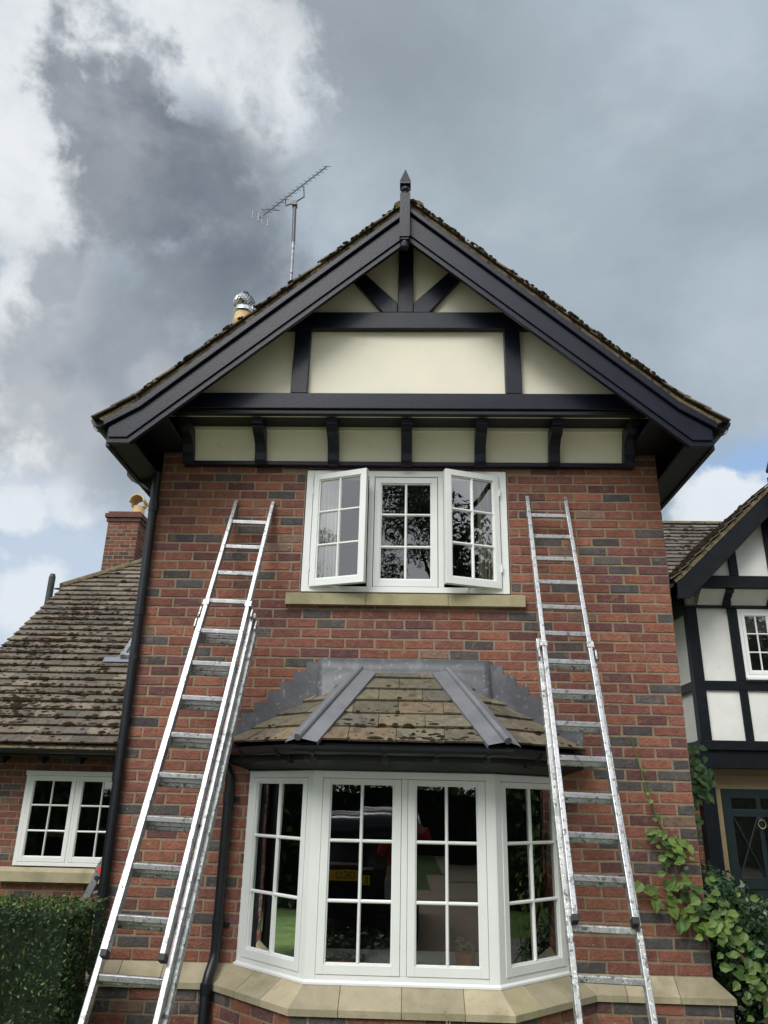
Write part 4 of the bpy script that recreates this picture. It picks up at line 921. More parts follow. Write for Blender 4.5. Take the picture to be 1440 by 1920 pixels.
q = MB(); q.box(-3.7, -.01, 3.30, 3.325, 2.00, 2.12); q.build('fascia', SOFFIT, wing)
for x in (-3.05, -2.62, -2.16, -1.72, -1.29):
    q = MB(); q.prism([(x-.03, 3.33, 2.02), (x-.03, 3.33, 1.94), (x-.03, 3.40, 1.92), (x-.03, 3.69, 2.10), (x-.03, 3.69, 2.2)], (.06, 0, 0)); q.build('rafter_foot', BLACKOLD, wing)
# roof window, mostly hidden behind the downpipe
q = MB(); b0_ = 1.86
for a0, a1, v0, v1 in ((1.82, 1.88, b0_, b0_+.75), (2.40, 2.46, b0_, b0_+.75), (1.88, 2.40, b0_, b0_+.06), (1.88, 2.40, b0_+.69, b0_+.75)):
    q.prism([P(a0, v0, .03), P(a1, v0, .03), P(a1, v1, .03), P(a0, v1, .03)], ns_*.07)
rw = q.build('roof_window', STEEL, wing)
q = MB(); q.poly([P(1.88, b0_+.06, .08), P(2.40, b0_+.06, .08), P(2.40, b0_+.69, .08), P(1.88, b0_+.69, .08)], [(0, 1, 2, 3)]); q.build('glass', GLASS, rw)
q = MB(); q.prism([P(1.62, b0_-.11, .055), P(2.55, b0_-.11, .055), P(2.55, b0_+.0, .06), P(1.62, b0_+.0, .06)], ns_*.006); q.build('apron', CHROME, rw)
# chimney of the wing
sk = MB()
X0c, X1c, Y0c, Y1c = -3.755, -3.160, 8.0, 8.75
B, Mo = brick_wall((X0c, Y0c, 5.0), (1, 0, 0), (0, -1, 0), X1c-X0c, 5.0, 6.50, zref=5.0, seed=47, pitch=.1984, pd=.14, shade=.70); stk = B.build('chimney', BRICK, wing, tone=True, label='tall brick chimney stack with a buff hooded pot'); Mo.build('mortar', MORTAR, stk)
B, Mo = brick_wall((X1c, Y0c, 5.0), (0, 1, 0), (1, 0, 0), Y1c-Y0c, 5.0, 6.50, zref=5.0, phase=1, md=.0015, seed=48, pitch=.1875, pd=.14, shade=.70); o = B.build('side_face', BRICK, stk, tone=True); Mo.build('mortar', MORTAR, stk)
q = MB(); q.box(X0c+.0016, X1c-.1, Y0c+.11, Y1c-.002, 5.0, 6.50); q.build('core', BRICK, stk)
q = MB()
for z0, z1, e_ in ((6.50, 6.575, .028), (6.578, 6.655, .058), (6.658, 6.705, .015)):
    q.cur = (.13, .062, .052) if e_ != .028 else (.09, .055, .05); q.box(X0c-e_, X1c+e_, Y0c-e_, Y1c+e_, z0, z1)
q.build('crown', BRICK, stk, tone=True)
q = MB(); cx2, cy2 = -3.33, 8.35; seg = 20; rr = .118
q.lathe([(.13, 6.70), (.125, 6.74), (rr, 6.76), (rr, 6.93)], cx2, cy2, seg)
# upper half: open hood, pipe curved over like a half tube lying on its side
for j in range(10):
    a0, a1 = math.pi*j/10, math.pi*(j+1)/10
    for (y0, y1, sk_) in ((-.20, .20, 0),):
        P1 = lambda a_, y, r_: Vector((cx2+r_*math.cos(a_), cy2+y, 6.99+r_*math.sin(a_)))
        ysa = -.19 if True else 0
        q.poly([P1(a0, -.19, .150), P1(a1, -.19, .150), P1(a1, .19, .150), P1(a0, .19, .150), P1(a0, -.19, .132), P1(a1, -.19, .132), P1(a1, .19, .132), P1(a0, .19, .132)], [(0, 1, 2, 3), (4, 7, 6, 5), (0, 4, 5, 1), (3, 2, 6, 7)])
for sg in (-1, 1):
    q.box(cx2+sg*.118-.014, cx2+sg*.118+.014, cy2-.08, cy2+.08, 6.92, 7.03)
q.build('pot', CLAY, stk, smooth=True)
q = MB(); q.tube([(-3.78, 6.2, 3.9), (-3.78, 6.2, 4.80), (-3.78, 6.2, 4.90)], [.052, .052, .052], 14); q.tube([(-3.78, 6.2, 4.90), (-3.78, 6.2, 4.95)], [.05, .036], 14)
q.build('flue', FLUE, wing, smooth=True, label='dark round metal flue at the far left')

# ------------------------------------------------------------------ timber-framed range to the right
tw = thing('timbered_wing', (7.26, 5.3, GZ), 'black and white timber framed gable with open porch on the far right', 'building')
GX = 7.25
q = MB(); q.prism([(6.10, 5.335, 2.35), (8.42, 5.335, 2.35), (8.42, 5.335, 4.5), (6.10, 5.335, 4.5)], (0, .08, 0)); q.build('render_panel', WHITER, tw)
def tb(name, x0, x1, z0, z1, y=5.30, d_=.05, m=BLACKOLD, parent=None, label=None):
    q = MB(); q.box(x0, x1, y, y+d_, z0, z1); return q.build(name, m, parent or tw, bevel=.006, label=label)
tb('timber_post', 6.06, 6.205, 2.462, 4.31, y=5.28, d_=.16); tb('timber_post', 8.30, 8.44, 2.462, 4.31, y=5.28, d_=.16)
tb('timber_post', 6.655, 6.785, 3.272, 4.31); tb('timber_post', 7.72, 7.85, 3.272, 4.31)
tb('timber_rail', 6.207, 8.298, 3.140, 3.270); tb('timber_post', 6.675, 6.785, 2.462, 3.138); tb('timber_post', 7.19, 7.30, 2.462, 3.138); tb('timber_post', 7.71, 7.82, 2.462, 3.138)
tb('timber_beam', 6.03, 8.48, 2.335, 2.46, y=5.26, d_=.18); tb('timber_beam', 5.99, 8.52, 2.10, 2.333, y=5.30, d_=.2, label='heavy porch lintel beam')
tb('timber_rail', 6.03, 8.47, 4.312, 4.345, y=5.275, d_=.07, m=SOFFIT)
# side wall of the range
q = MB(); q.box(6.10, 6.18, 5.44, 8.2, 2.35, 4.6); q.build('render_panel', WHITER, tw)
for z0, z1 in ((2.335, 2.46), (3.14, 3.27), (4.25, 4.5)):
    q = MB(); q.box(6.065, 6.098, 5.445, 8.2, z0, z1); q.build('timber_rail', BLACKOLD, tw, bevel=.005)
# window
Tn = face_T((6.79, 5.30, 0), (1, 0, 0), (0, -1, 0)); fr = MB(); Wd = .925
for a0, a1, z0, z1 in ((0, .045, 3.32, 4.30), (Wd-.045, Wd, 3.32, 4.30), (.045, Wd-.045, 3.32, 3.36), (.045, Wd-.045, 4.255, 4.30), (.447, .478, 3.36, 4.255)): fr.box(a0, a1, 0, .034, z0, z1, Tn)
fr.box(-.005, Wd+.005, -.05, .034, 3.285, 3.319, Tn)
f = fr.build('window', WHITE, tw, bevel=.003); Tq2 = lambda p: Tn(Vector((p.x, p.y-.004, p.z)))
sash(f, Tq2, .047, .446, 3.363, 4.253, seed=51, stile=.040, bot=.05, dep=.036); sash(f, Tq2, .479, Wd-.047, 3.363, 4.253, seed=52, stile=.040, bot=.05, dep=.036)
q = MB(); q.box(6.84, 7.67, 5.3365-.004, 5.334, 3.36, 4.25); q.build('dark_window_backing', INNER, tw)  # dark sheet behind the panes, standing in for an unlit room
# gable jetty
q = MB(); q.prism([(6.28, 5.03, 4.60), (8.22, 5.03, 4.60), (GX, 5.03, 5.72)], (0, .05, 0)); q.build('gable_panel', WHITER, tw)
tb('timber_beam', 6.16, 8.34, 4.53, 4.71, y=4.98, d_=.06); tb('timber_post', 6.640, 6.755, 4.712, 5.10, y=4.985, d_=.05); tb('timber_post', 7.745, 7.86, 4.712, 5.10, y=4.985, d_=.05); tb('timber_post', 7.19, 7.31, 4.712, 5.70, y=4.985, d_=.05)
q = MB(); q.prism([(6.22, y, z) for y, z in ((5.05, 4.53), (5.08, 4.50), (5.14, 4.46), (5.21, 4.40), (5.27, 4.347), (5.33, 4.347), (5.33, 4.53))], (2.06, 0, 0)); q.build('cove_panel', WHITER, tw)
for x in (6.62, GX, 7.88):
    q = MB(); q.prism([(x-.05, y, z) for y, z in ((5.30, 4.325), (5.19, 4.325), (5.17, 4.36), (5.17, 4.41), (5.12, 4.43), (5.08, 4.47), (5.02, 4.47), (5.01, 4.529), (5.30, 4.529))], (.10, 0, 0)); q.build('corbel', BLACKOLD, tw, bevel=.005)
def mg(p, s): return (GX+(p[0]-GX)*s, p[1])
for s in (1, -1):
    o = timber('bargeboard', [mg(p, s) for p in ((GX, 5.925), (5.86, 4.605), (5.765, 4.52), (5.765, 4.30), (5.93, 4.30), (GX, 5.60))], 4.70, .035, m=BLACKOLD, bev=.004, parent=tw)
    timber('verge_mortar', [mg(p, s) for p in ((GX, 6.00), (5.84, 4.665), (5.72, 4.56), (5.75, 4.52), (5.86, 4.607), (GX, 5.927))], 4.69, .3, m=VERGE, bev=0, parent=o)
    v = Vector((s*.7254, 0, .6884)); n_ = Vector((-s*.6884, 0, .7254)); e = Vector((GX-s*1.55, 4.66, 4.535)); sl = 1.55/.7254
    reg = [(0, 0), (4.4, 0), (4.4, sl), (0, sl)]
    t = tile_field(e, (0, 1, 0), v, n_, reg, .166, .27, [(.13, .105, .08), (.16, .13, .10), (.11, .09, .075)], 60+s, rag=.01, lift=.028); o = t.build('roof_slope', TILE, tw, tone=True)
    ms = moss_field(e, (0, 1, 0), v, n_, reg, .166, 420 if s > 0 else 150, 63+s, smin=.012, smax=.035); mo = ms.build('moss', MOSS, o); mo['kind'] = 'stuff'
    q = MB(); q.prism([(GX, 4.74, 5.985), (GX-s*1.52, 4.74, 4.54), (GX-s*1.52, 4.74, 4.50), (GX, 4.74, 5.94)], (0, 4.3, 0)); q.build('roof_deck', SOFFIT, o)
    g_ = half_gutter([(GX-s*1.585, 4.70, 4.50), (GX-s*1.585, 6.2, 4.49)], .055, tw, 'gutter')
q = MB(); xf, yf2 = 7.262, 4.64; q.box(xf-.04, xf+.04, yf2-.04, yf2+.04, 5.62, 6.10); q.lathe([(.03, 6.10), (.035, 6.12), (.022, 6.14), (.036, 6.16), (.026, 6.18)], xf, yf2, 12); q.box(xf-.042, xf+.042, yf2-.042, yf2+.042, 6.18, 6.21)
q.poly([(xf-.042, yf2-.042, 6.21), (xf+.042, yf2-.042, 6.21), (xf+.042, yf2+.042, 6.21), (xf-.042, yf2+.042, 6.21), (xf, yf2, 6.36)], [(0, 1, 4), (1, 2, 4), (2, 3, 4), (3, 0, 4)]); q.build('finial', BLACKOLD, tw)
# rear roof
ew2 = Vector((4.3, 5.75, 4.50)); ln2 = (6.68-4.50)/s40
reg = [(0, 0), (8.5, 0), (8.5, ln2), (0, ln2)]
t = tile_field(ew2, (1, 0, 0), vs, ns_, reg, .166, .272, [(.12, .105, .09), (.15, .13, .11), (.10, .09, .08)], 71, rag=.012, lift=.028); o = t.build('roof_slope', TILE, tw, tone=True)
ms = moss_field(ew2, (1, 0, 0), vs, ns_, reg, .166, 700, 72, smin=.012, smax=.035, zones=[(2.8, 2.6, .6), (3.2, 3.0, .5)]); mo = ms.build('moss', MOSS, o); mo['kind'] = 'stuff'
q = MB(); yr = ew2.y+ln2*c40
q.prism([(4.3, 5.75, 4.49), (4.3, yr, 6.67), (4.3, yr+2.6, 4.49)], (8.5, 0, 0)); q.build('roof_deck', VERGE, o)
q = MB()
for k in range(21): q.prism([(4.3+k*.405, yr+.12*math.cos(j*math.pi/7), 6.66+.08*math.sin(j*math.pi/7)) for j in range(8)], (.4, 0, 0))
q.build('ridge_tiles', VERGE, o)
# lower walls, porch
B, Mo = brick_wall((4.25, 5.52, GZ), (1, 0, 0), (0, -1, 0), 1.80, GZ, 2.34, seed=81); o = B.build('wall', BRICK, tw, tone=True); Mo.build('mortar', MORTAR, o)
tb('porch_post', 5.99, 6.175, GZ+.05, 2.098, y=5.30, d_=.17, label='thick black porch post'); tb('porch_post', 8.32, 8.50, GZ+.05, 2.098, y=5.30, d_=.17)
q = MB(); q.box(6.05, 8.5, 5.622, 5.72, GZ, 2.30); q.build('porch_wall', DFRAME, tw); q = MB(); q.box(6.37, 7.30, 5.612, 5.6205, GZ, 1.83); q.build('dark_door_backing', INNER, tw)  # dark sheet added behind the door glass in place of indoor shade
q = MB(); q.box(6.24, 7.42, 5.595, 5.619, 1.845, 2.02); q.box(6.24, 6.345, 5.595, 5.619, GZ, 1.843); q.box(7.315, 7.42, 5.595, 5.619, GZ, 1.843)
o = q.build('door_frame', DFRAME, tw)
q = MB(); dx0, dx1, yd = 6.348, 7.312, 5.575; z0, z1 = GZ+.03, 1.838
for a0, a1, c0, c1 in ((dx0, dx0+.12, z0, z1), (dx1-.12, dx1, z0, z1), (dx0+.12, dx1-.12, 1.725, z1), (dx0+.12, dx1-.12, 1.49, 1.585), (dx0+.12, dx1-.12, z0, z0+.16), (dx0+.12, dx1-.12, .60, .74), (dx0+.60-.12, dx0+.60-.0, z0+.16, .60), (6.80, 6.86, 1.585, 1.725), (6.80, 6.86, .74, 1.49)):
    q.box(a0, a1, yd, yd+.035, c0, c1)
q.box(dx0+.12, dx1-.12, yd+.012, yd+.03, z0+.162, .598)
for (xa, xb) in ((dx0+.12, 6.80), (6.86, dx1-.12)):
    for sgn in (1, -1):
        za, zb2_ = (.74, 1.49) if sgn > 0 else (1.49, .74); q.tube([(xa, yd+.012, za), (xb, yd+.012, zb2_)], .014, 4)
door = q.build('door', DOORP, tw, bevel=.004, label='dark green door with cross-braced glazed panels')
q = MB()
for (xa, xb) in ((dx0+.12, 6.80), (6.86, dx1-.12)):
    for za, zb2_ in ((1.585, 1.725), (.74, 1.49)): q.poly([(xa, yd+.02, za), (xb, yd+.02, za), (xb, yd+.02, zb2_), (xa, yd+.02, zb2_)], [(0, 1, 2, 3)])
q.build('glass', GLASS, door)
q = MB(); q.tube([(6.83+.05*math.cos(a_), yd-.02-.01*abs(math.sin(a_)), 1.40+.055*math.sin(a_)) for a_ in [i*6.2832/16 for i in range(17)]], .007, 6, cap=False); q.tube([(6.83, yd+.0, 1.455), (6.83, yd-.028, 1.455)], .014, 8); q.build('door_knocker', GOLD, door)
q = MB(); q.box(6.2, 7.5, 5.48, 5.62, GZ+.001, GZ+.03); q.build('doorstep', STONE, tw) if False else q.build('doorstep', PAVE, tw)

# ------------------------------------------------------------------ plants by the house
G1 = [(.026, .062, .016), (.036, .080, .020), (.019, .046, .014), (.052, .10, .026)]
GL = [(.105, .185, .032), (.135, .225, .042), (.060, .13, .026), (.17, .26, .055)]
# clipped yew hedge
def box_foliage(x0, x1, y0, y1, z0, z1, n, size, tones, seed, rough=.03):
    r = random.Random(seed); T = MB(); ax, ay, az = x1-x0, y1-y0, z1-z0
    areas = [ax*az, ax*az, ay*az, ay*az, ax*ay]
    for _ in range(n):
        f = r.choices(range(5), [1.2*areas[0], .4*areas[1], areas[2], areas[3], 1.3*areas[4]])[0]; a, b_ = r.random(), r.random(); dp_ = abs(r.gauss(0, rough))-rough*.6
        if f == 0: p, nn_ = Vector((x0+ax*a, y0+dp_, z0+az*b_)), Vector((0, -1, 0))
        elif f == 1: p, nn_ = Vector((x0+ax*a, y1-dp_, z0+az*b_)), Vector((0, 1, 0))
        elif f == 2: p, nn_ = Vector((x0+dp_, y0+ay*a, z0+az*b_)), Vector((-1, 0, 0))
        elif f == 3: p, nn_ = Vector((x1-dp_, y0+ay*a, z0+az*b_)), Vector((1, 0, 0))
        else: p, nn_ = Vector((x0+ax*a, y0+ay*b_, z1-dp_)), Vector((0, 0, 1))
        lump = math.sin(p.x*9+p.z*7)*math.sin(p.x*5.3-p.z*11+p.y*8); p += nn_*(lump*.012)
        nr = (nn_*.7+rvec(r)).normalized(); t = nr.cross(rvec(r)).normalized(); s_2 = nr.cross(t)
        k = (1+.18*lump)*r.uniform(.6, 1.4); sz = size*r.uniform(.6, 1.4); tip_or_lit_top = r.random() < (.5 if f == 4 else .06)  # a few pale tips; many more on top, painting in its lit surface
        base_ = (.11, .16, .035) if tip_or_lit_top else r.choice(tones); leaf_quad(T, p, t, s_2, nr, sz, sz*.42, tuple(c*k for c in base_), heart=False)
    return T
hg = thing('hedge', (-2.0, -.6, GZ), 'clipped dark green box hedge at the bottom left in front of the wing', 'hedge')
box_foliage(-4.2, .135, -.86, -.38, GZ, 1.0, 46000, .026, G1, 91).build('foliage', LEAF, hg, tone=True)
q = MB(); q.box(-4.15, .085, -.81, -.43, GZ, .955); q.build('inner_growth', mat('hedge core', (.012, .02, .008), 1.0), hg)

# climbing plant on the right of the wall
STEM = [(4.30, -.12, .55), (4.144, -.06, .859), (4.06, -.03, .93), (3.966, -.04, 1.046), (3.883, -.04, 1.121), (3.863, -.03, 1.225), (3.839, -.035, 1.369), (3.785, -.03, 1.503), (3.747, -.03, 1.625), (3.707, -.03, 1.742), (3.691, -.03, 1.848), (3.662, -.028, 1.973), (3.642, -.028, 2.085)]
cl = thing('climbing_plant', (4.2, -.1, GZ), 'leafy climber with long thin shoot creeping up the bricks right of the ladder', 'climber')
q = MB(); q.tube([(4.35, -.1, GZ)]+STEM, [.014, .013, .012, .011, .010, .009, .008, .007, .006, .005, .005, .0045, .004, .003][:len(STEM)+1], 6)
q.build('stem', STEMR, cl); q = MB(); q.tube([(x_, y_-.004, z_) for x_, y_, z_ in STEM[7:]], [.0055, .005, .005, .0045, .004, .003], 6); q.build('shoot', STEMG, cl); q = MB()
q.tube([(3.883, -.04, 1.121), (3.80, -.05, 1.04), (3.70, -.05, 1.07), (3.60, -.04, 1.15)], .004, 5)
q.tube([(3.86, -.04, 1.0), (3.80, -.05, .95), (3.90, -.06, .90), (4.02, -.05, .90)], .005, 5); q.build('side_shoot', STEMR, cl)
T = MB(); r = random.Random(15)
def cleaf(x, y, z, ang, ln, k=1.0, tones=GL):
    d_ = Vector((math.sin(ang), -.18+r.uniform(-.15, .1), math.cos(ang))).normalized(); nr = Vector((r.uniform(-.35, .35), -1, .45+r.uniform(-.2, .3))).normalized(); nr = (nr-d_*nr.dot(d_)).normalized(); s_2 = nr.cross(d_)
    b_ = r.choice(tones); kk = k*r.uniform(.8, 1.15); leaf_quad(T, Vector((x, y, z)), d_, s_2, nr, ln, ln*.78, tuple(c*kk for c in b_), fold=.12)
for i in range(1, len(STEM)-1):
    a_, c_2 = Vector(STEM[i]), Vector(STEM[i+1]); zz = a_.z
    cnt = 20 if i < 3 else 12 if i < 7 else 3 if i < 9 else 2; ln = .074 if i < 7 else .04 if i < 9 else .022
    if i in (4,): cnt = 10
    if i == 6: cnt = 24
    for _ in range(cnt):
        p = a_.lerp(c_2, r.random()); sp = .085 if i < 7 else .02
        if i == 6: p = Vector((3.80, -.03, 1.41)); 
        x = p.x+r.gauss(0, sp*(1.2 if i < 4 else .8)); cleaf(x, p.y-r.uniform(.01, .08), p.z+r.gauss(0, sp*.6), r.choice([-1, 1])*r.uniform(1.2, 2.9), ln*r.uniform(.45, 1.15), k=.75 if r.random() < .35 else 1)
for (x, z, an) in ((3.70, 1.06, 3.2), (3.765, 1.11, .9), (3.775, 1.07, 2.4), (3.70, 1.10, -1.6), (3.66, 1.125, 2.6), (3.80, 1.02, 2.9), (3.885, .955, 3.3), (3.94, 1.0, 2.2), (3.99, .92, 3.1), (3.62, 1.145, -2.3)): cleaf(x, -.06, z, an, .10)
for _ in range(95):
    q_ = r.random(); p = Vector((4.0, -.05, 1.0)).lerp(Vector((4.42, -.12, .40)), q_)
    cleaf(p.x+r.gauss(0, .09), p.y-r.uniform(0, .14), p.z+r.gauss(0, .10), r.choice([-1, 1])*r.uniform(1.2, 3.0), .072*r.uniform(.5, 1.15), k=.8 if r.random() < .5 else 1)
T.build('leaves', LEAF, cl, tone=True)
# dense evergreen shrub behind it, round the corner
sh = thing('evergreen_shrub', (4.55, .5, GZ), 'dense dark leafed shrub at the right-hand corner of the house', 'shrub')
foliage([(4.42, .45, .30, .42, .45, .55), (4.28, .35, .72, .24, .35, .36), (4.52, .6, .62, .30, .4, .32), (4.20, .32, 1.02, .13, .2, .22), (4.36, .45, .92, .20, .3, .24), (4.62, .6, .72, .28, .4, .30), (4.55, .1, .40, .22, .3, .30), (4.72, .55, .15, .35, .4, .42)], 22000, .045, [(.022, .060, .022), (.032, .080, .026), (.016, .042, .016), (.05, .10, .03)], 101, shell=.55, asp=.5).build('foliage', LEAFG, sh, tone=True)
q = MB()
for k in range(6): q.tube([(4.4+.04*k, .45, GZ), (4.3+.07*k, .4, .3), (4.22+.09*k, .4+.02*k, .8-.03*k)], .009, 6)
q.build('stem', BARK, sh)
iv = thing('ivy', (4.42, 1.0, 1.7), 'small hanging clump of ivy beside the house wall under the timbered eaves', 'ivy')
T = MB()
for _ in range(230):
    p = Vector((4.40, 1.0, 1.88)); cleaf(p.x+r.gauss(-.0, .05), p.y+r.gauss(0, .06), p.z+r.gauss(0, .10), r.choice([-1, 1])*r.uniform(1.6, 3.1), .075*r.uniform(.6, 1.2), tones=[(.03, .09, .02), (.05, .12, .03), (.10, .17, .04)])
for _ in range(36):
    cleaf(4.37+r.gauss(0, .03), 1.0+r.gauss(0, .03), 1.52+r.gauss(0, .05), r.choice([-1, 1])*r.uniform(1.6, 3.1), .05, tones=[(.06, .13, .03)])
T.build('leaves', LEAF, iv, tone=True)
q = MB(); q.tube([(4.36, 1.0, GZ), (4.40, 1.0, .8), (4.37, 1.0, 1.5), (4.40, 1.0, 2.0)], .012, 6); q.build('stem', BARK, iv)
# grass seed head in front of the bay
gs = thing('grass_stem', (2.33, -1.0, GZ), 'single dry grass seed head standing in front of the stone plinth', 'grass stem')
q = MB(); q.tube([(2.40, -1.02, GZ), (2.36, -1.0, .2), (2.30, -1.0, .42), (2.262, -.99, .545)], .0022, 5)
for k in range(16):
    t_ = k/15; p = Vector((2.345, -1.0, .30)).lerp(Vector((2.262, -.99, .56)), t_); w_ = .022*(1-t_)+.006
    for sg in (-1, 1): q.poly([p, p+Vector((sg*w_, 0, .012)), p+Vector((sg*w_*1.3, -.003, .024)), p+Vector((sg*w_*.4, 0, .016))], [(0, 1, 2, 3)])
q.build('seed_head', mat('dry grass', (.25, .24, .12), .9), gs)

# ------------------------------------------------------------------ things at and behind the windows
for (x0, x1, nm, m, y) in ((1.24, 1.46, 'sheer white curtain behind the left upstairs casement', CURT, .13), (2.60, 2.79, 'gathered pale curtain behind the right upstairs casement', CURT2, .13)):
    q = MB(); n_ = 40; P1 = []
    for i in range(n_+1):
        x = x0+(x1-x0)*i/n_; P1.append((x, y+.018*math.sin(i*.95)+.006*math.sin(i*2.1)))
    for a_, c_2 in zip(P1, P1[1:]): q.poly([(a_[0], a_[1], 2.9), (c_2[0], c_2[1], 2.9), (c_2[0], c_2[1], 4.28), (a_[0], a_[1], 4.28)], [(0, 1, 2, 3)])
    o = q.build('curtain', m, None, smooth=True); sd = o.modifiers.new('s', 'SOLIDIFY'); sd.thickness = .002; meta(o, nm, 'curtain')
pt = thing('potted_cactus', (2.42, -.30, .646), 'terracotta pot of small plants on the sill inside the bay window', 'pot plant')
q = MB(); q.lathe([(.050, .646), (.062, .72), (.068, .725), (.068, .742), (.058, .742), (.052, .73)], 2.42, -.30, 18); q.build('pot', POTM, pt, smooth=True)
T = foliage([(2.39, -.30, .785, .030, .03, .045), (2.45, -.31, .775, .032, .03, .035)], 260, .018, [(.12, .20, .09), (.35, .40, .30)], 111); T.build('leaves', LEAF, pt, tone=True)
pf_ = thing('potted_flowers', (1.62, -.33, .646), 'low white-flowered plants on the sill at the left of the bay window', 'pot plant')
q = MB(); q.box(1.52, 1.78, -.36, -.29, .646, .690); q.build('trough', POTM, pf_)
T = foliage([(1.57+.05*k, -.33, .70, .035, .03, .025) for k in range(5)], 240, .016, [(.5, .5, .45), (.1, .18, .06), (.6, .6, .55)], 112); T.build('leaves', LEAF, pf_, tone=True)
# stepladder behind the hedge
sp_ = thing('stepladder', (-.45, 1.0, GZ), 'grey folding stepladder with a red hinge half hidden behind the hedge', 'stepladder')
T_ = MB()
def bar(T__, a_, b_, w_, dep_):
    a_, b_ = Vector(a_), Vector(b_); t_ = (b_-a_).normalized(); s_2 = t_.cross(Vector((0, 1, 0))).normalized(); f_ = s_2.cross(t_).normalized()
    P1 = [a_+s_2*w_/2+f_*dep_/2, a_-s_2*w_/2+f_*dep_/2, a_-s_2*w_/2-f_*dep_/2, a_+s_2*w_/2-f_*dep_/2]; T__.prism(P1, b_-a_)
for (xa, za, xb, zb3, nm) in ((-.90, GZ, -.425, 1.08, 'leg'), (-.10, GZ, -.40, 1.05, 'leg')):
    q = MB(); bar(q, (xa, 1.0, za), (xb, 1.0, zb3), .055, .025); q.build(nm, ALU, sp_, bevel=.003)
    q = MB(); bar(q, (xa, 1.42, za), (xb, 1.40, zb3), .055, .025); q.build(nm, ALU, sp_, bevel=.003)
for k in range(4):
    z = GZ+.25*(k+1); t_ = (z-GZ)/(1.08-GZ); x = -.90+.475*t_; q = MB(); q.box(x-.03, x+.03, 1.013, 1.407, z-.012, z+.012); q.build('tread', ALU, sp_)
q = MB(); bar(q, (-.45, .985, 1.03), (-.33, .985, 1.26), .06, .02); q.build('top_rail', ALU, sp_, bevel=.003)
q = MB(); q.tube([(-.418, .97, 1.045), (-.418, 1.0, 1.045)], .030, 12); q.build('hinge', REDP, sp_)
q = MB(); q.tube([(-.448, .972, .985), (-.448, 1.0, .985)], .018, 10); q.build('knob', RUBBER, sp_)

# ------------------------------------------------------------------ the garden and drive behind the viewer (seen in the panes)
def tree(x, y, h, cr, label, seed, tones, n=9000, leaf=.15, group=None):
    n = int(n*2.2)
    r = random.Random(seed); root = thing('tree', (x, y, GZ), label, 'tree', group)
    q = MB(); q.tube([(x, y, GZ), (x+r.uniform(-.2, .2), y, h*.3), (x+r.uniform(-.4, .4), y+r.uniform(-.3, .3), h*.6), (x, y, h*.92)], [h*.026, h*.021, h*.013, .03], 9)
    blobs = []
    for k in range(16):
        a_ = r.uniform(0, 6.283); f = r.uniform(.30, .95); rad = cr*math.sin(math.pi*min(1, (f-.12)/.95))**.7*r.uniform(.35, .85)
        p = Vector((x+rad*math.cos(a_), y+rad*math.sin(a_), h*f)); st_ = Vector((x, y, h*max(.2, f-.22)))
        q.tube([st_, st_.lerp(p, .5)+Vector((0, 0, -.15)), p], [h*.008, h*.005, .02], 6); b_ = r.uniform(.24, .40)*cr; blobs.append((p.x, p.y, p.z, b_*1.15, b_*1.15, b_*.8))
        for m_ in range(3):
            e_ = p+rvec(r)*b_*1.25; q.tube([p, e_], [.03, .006], 4)
    q.build('trunk', BARK, root)
    foliage(blobs, n, leaf, tones, seed+1, shell=.25, asp=.5).build('crown', LEAF, root, tone=True)
TG = [(.030, .062, .016), (.045, .085, .02), (.022, .048, .014)]
tree(-9.5, -24, 15.5, 5.2, 'tall broad tree across the garden, farthest left of the row', 301, TG)
tree(-2.2, -26, 14.5, 4.6, 'mid-height loose-crowned tree across the garden, second of the row', 303, TG, n=14000)
tree(3.6, -24.5, 15.8, 4.8, 'tall tree whose thin branches are mirrored in the middle upstairs light', 305, TG, n=17000)
tree(10.5, -25, 17, 5.6, 'largest dense tree across the garden, mirrored in the right upstairs casement', 307, TG, n=12000)
tree(18, -22, 13, 5, 'rounded tree across the garden, farthest right of the row', 309, TG)
tree(11.5, -10.5, 14.5, 4.8, 'dark spreading tree on the right side of the drive, mirrored in the right-hand casement', 315, TG, n=26000)
tree(9.0, -15.5, 15, 4.6, 'dense narrow tree beyond the gravel path on the right of the drive', 317, TG, n=18000)
tree(16.5, -6, 13, 4.6, 'broad tree on the right side of the drive beyond the path', 319, TG, n=7000)
tree(-18, -18, 12, 4.8, 'low wide tree beside the drive at the far left of the garden', 311, TG)
for i, (x0, x1, y0, y1, h, lab) in enumerate(((-22, 24, -21.6, -20.2, 1.9, 'long tall garden hedge running behind the parked car'), (-8.2, -7.2, -12, 7.0, 2.9, 'unseen tall hedge added on the left to darken the pane reflections'), (12.4, 13.4, -13, 5.0, 2.9, 'unseen tall hedge added on the right to darken the pane reflections'))):  # both side hedges are added out of view to darken bay pane reflections
    hh = thing('garden_hedge', ((x0+x1)/2, (y0+y1)/2, GZ), lab, 'hedge')
    box_foliage(x0, x1, y0, y1, GZ, h, 16000, .20, G1, 401+i, rough=.15).build('foliage', LEAF, hh, tone=True)
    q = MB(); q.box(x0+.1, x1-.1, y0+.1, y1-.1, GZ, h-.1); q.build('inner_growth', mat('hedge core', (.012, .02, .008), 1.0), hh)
for i, (x, w_, h, lab) in enumerate(((-1.0, .75, .50, 'low bushy shrub in the border before the house, left of three'), (1.2, .95, .56, 'wide low shrub in the border before the bay window, middle of three'), (3.6, .85, .52, 'low rounded shrub in the border before the house, right of three'))):
    hh = thing('border_shrub', (x, -3.3, GZ), lab, 'shrub', 'low shrubs in the front border')
    foliage([(x+dx*w_, -3.3, GZ+h*.5, w_*.55, .45, h*.62) for dx in (-.5, 0, .5)], 3200, .06, G1, 420+i, shell=.6).build('foliage', LEAF, hh, tone=True)
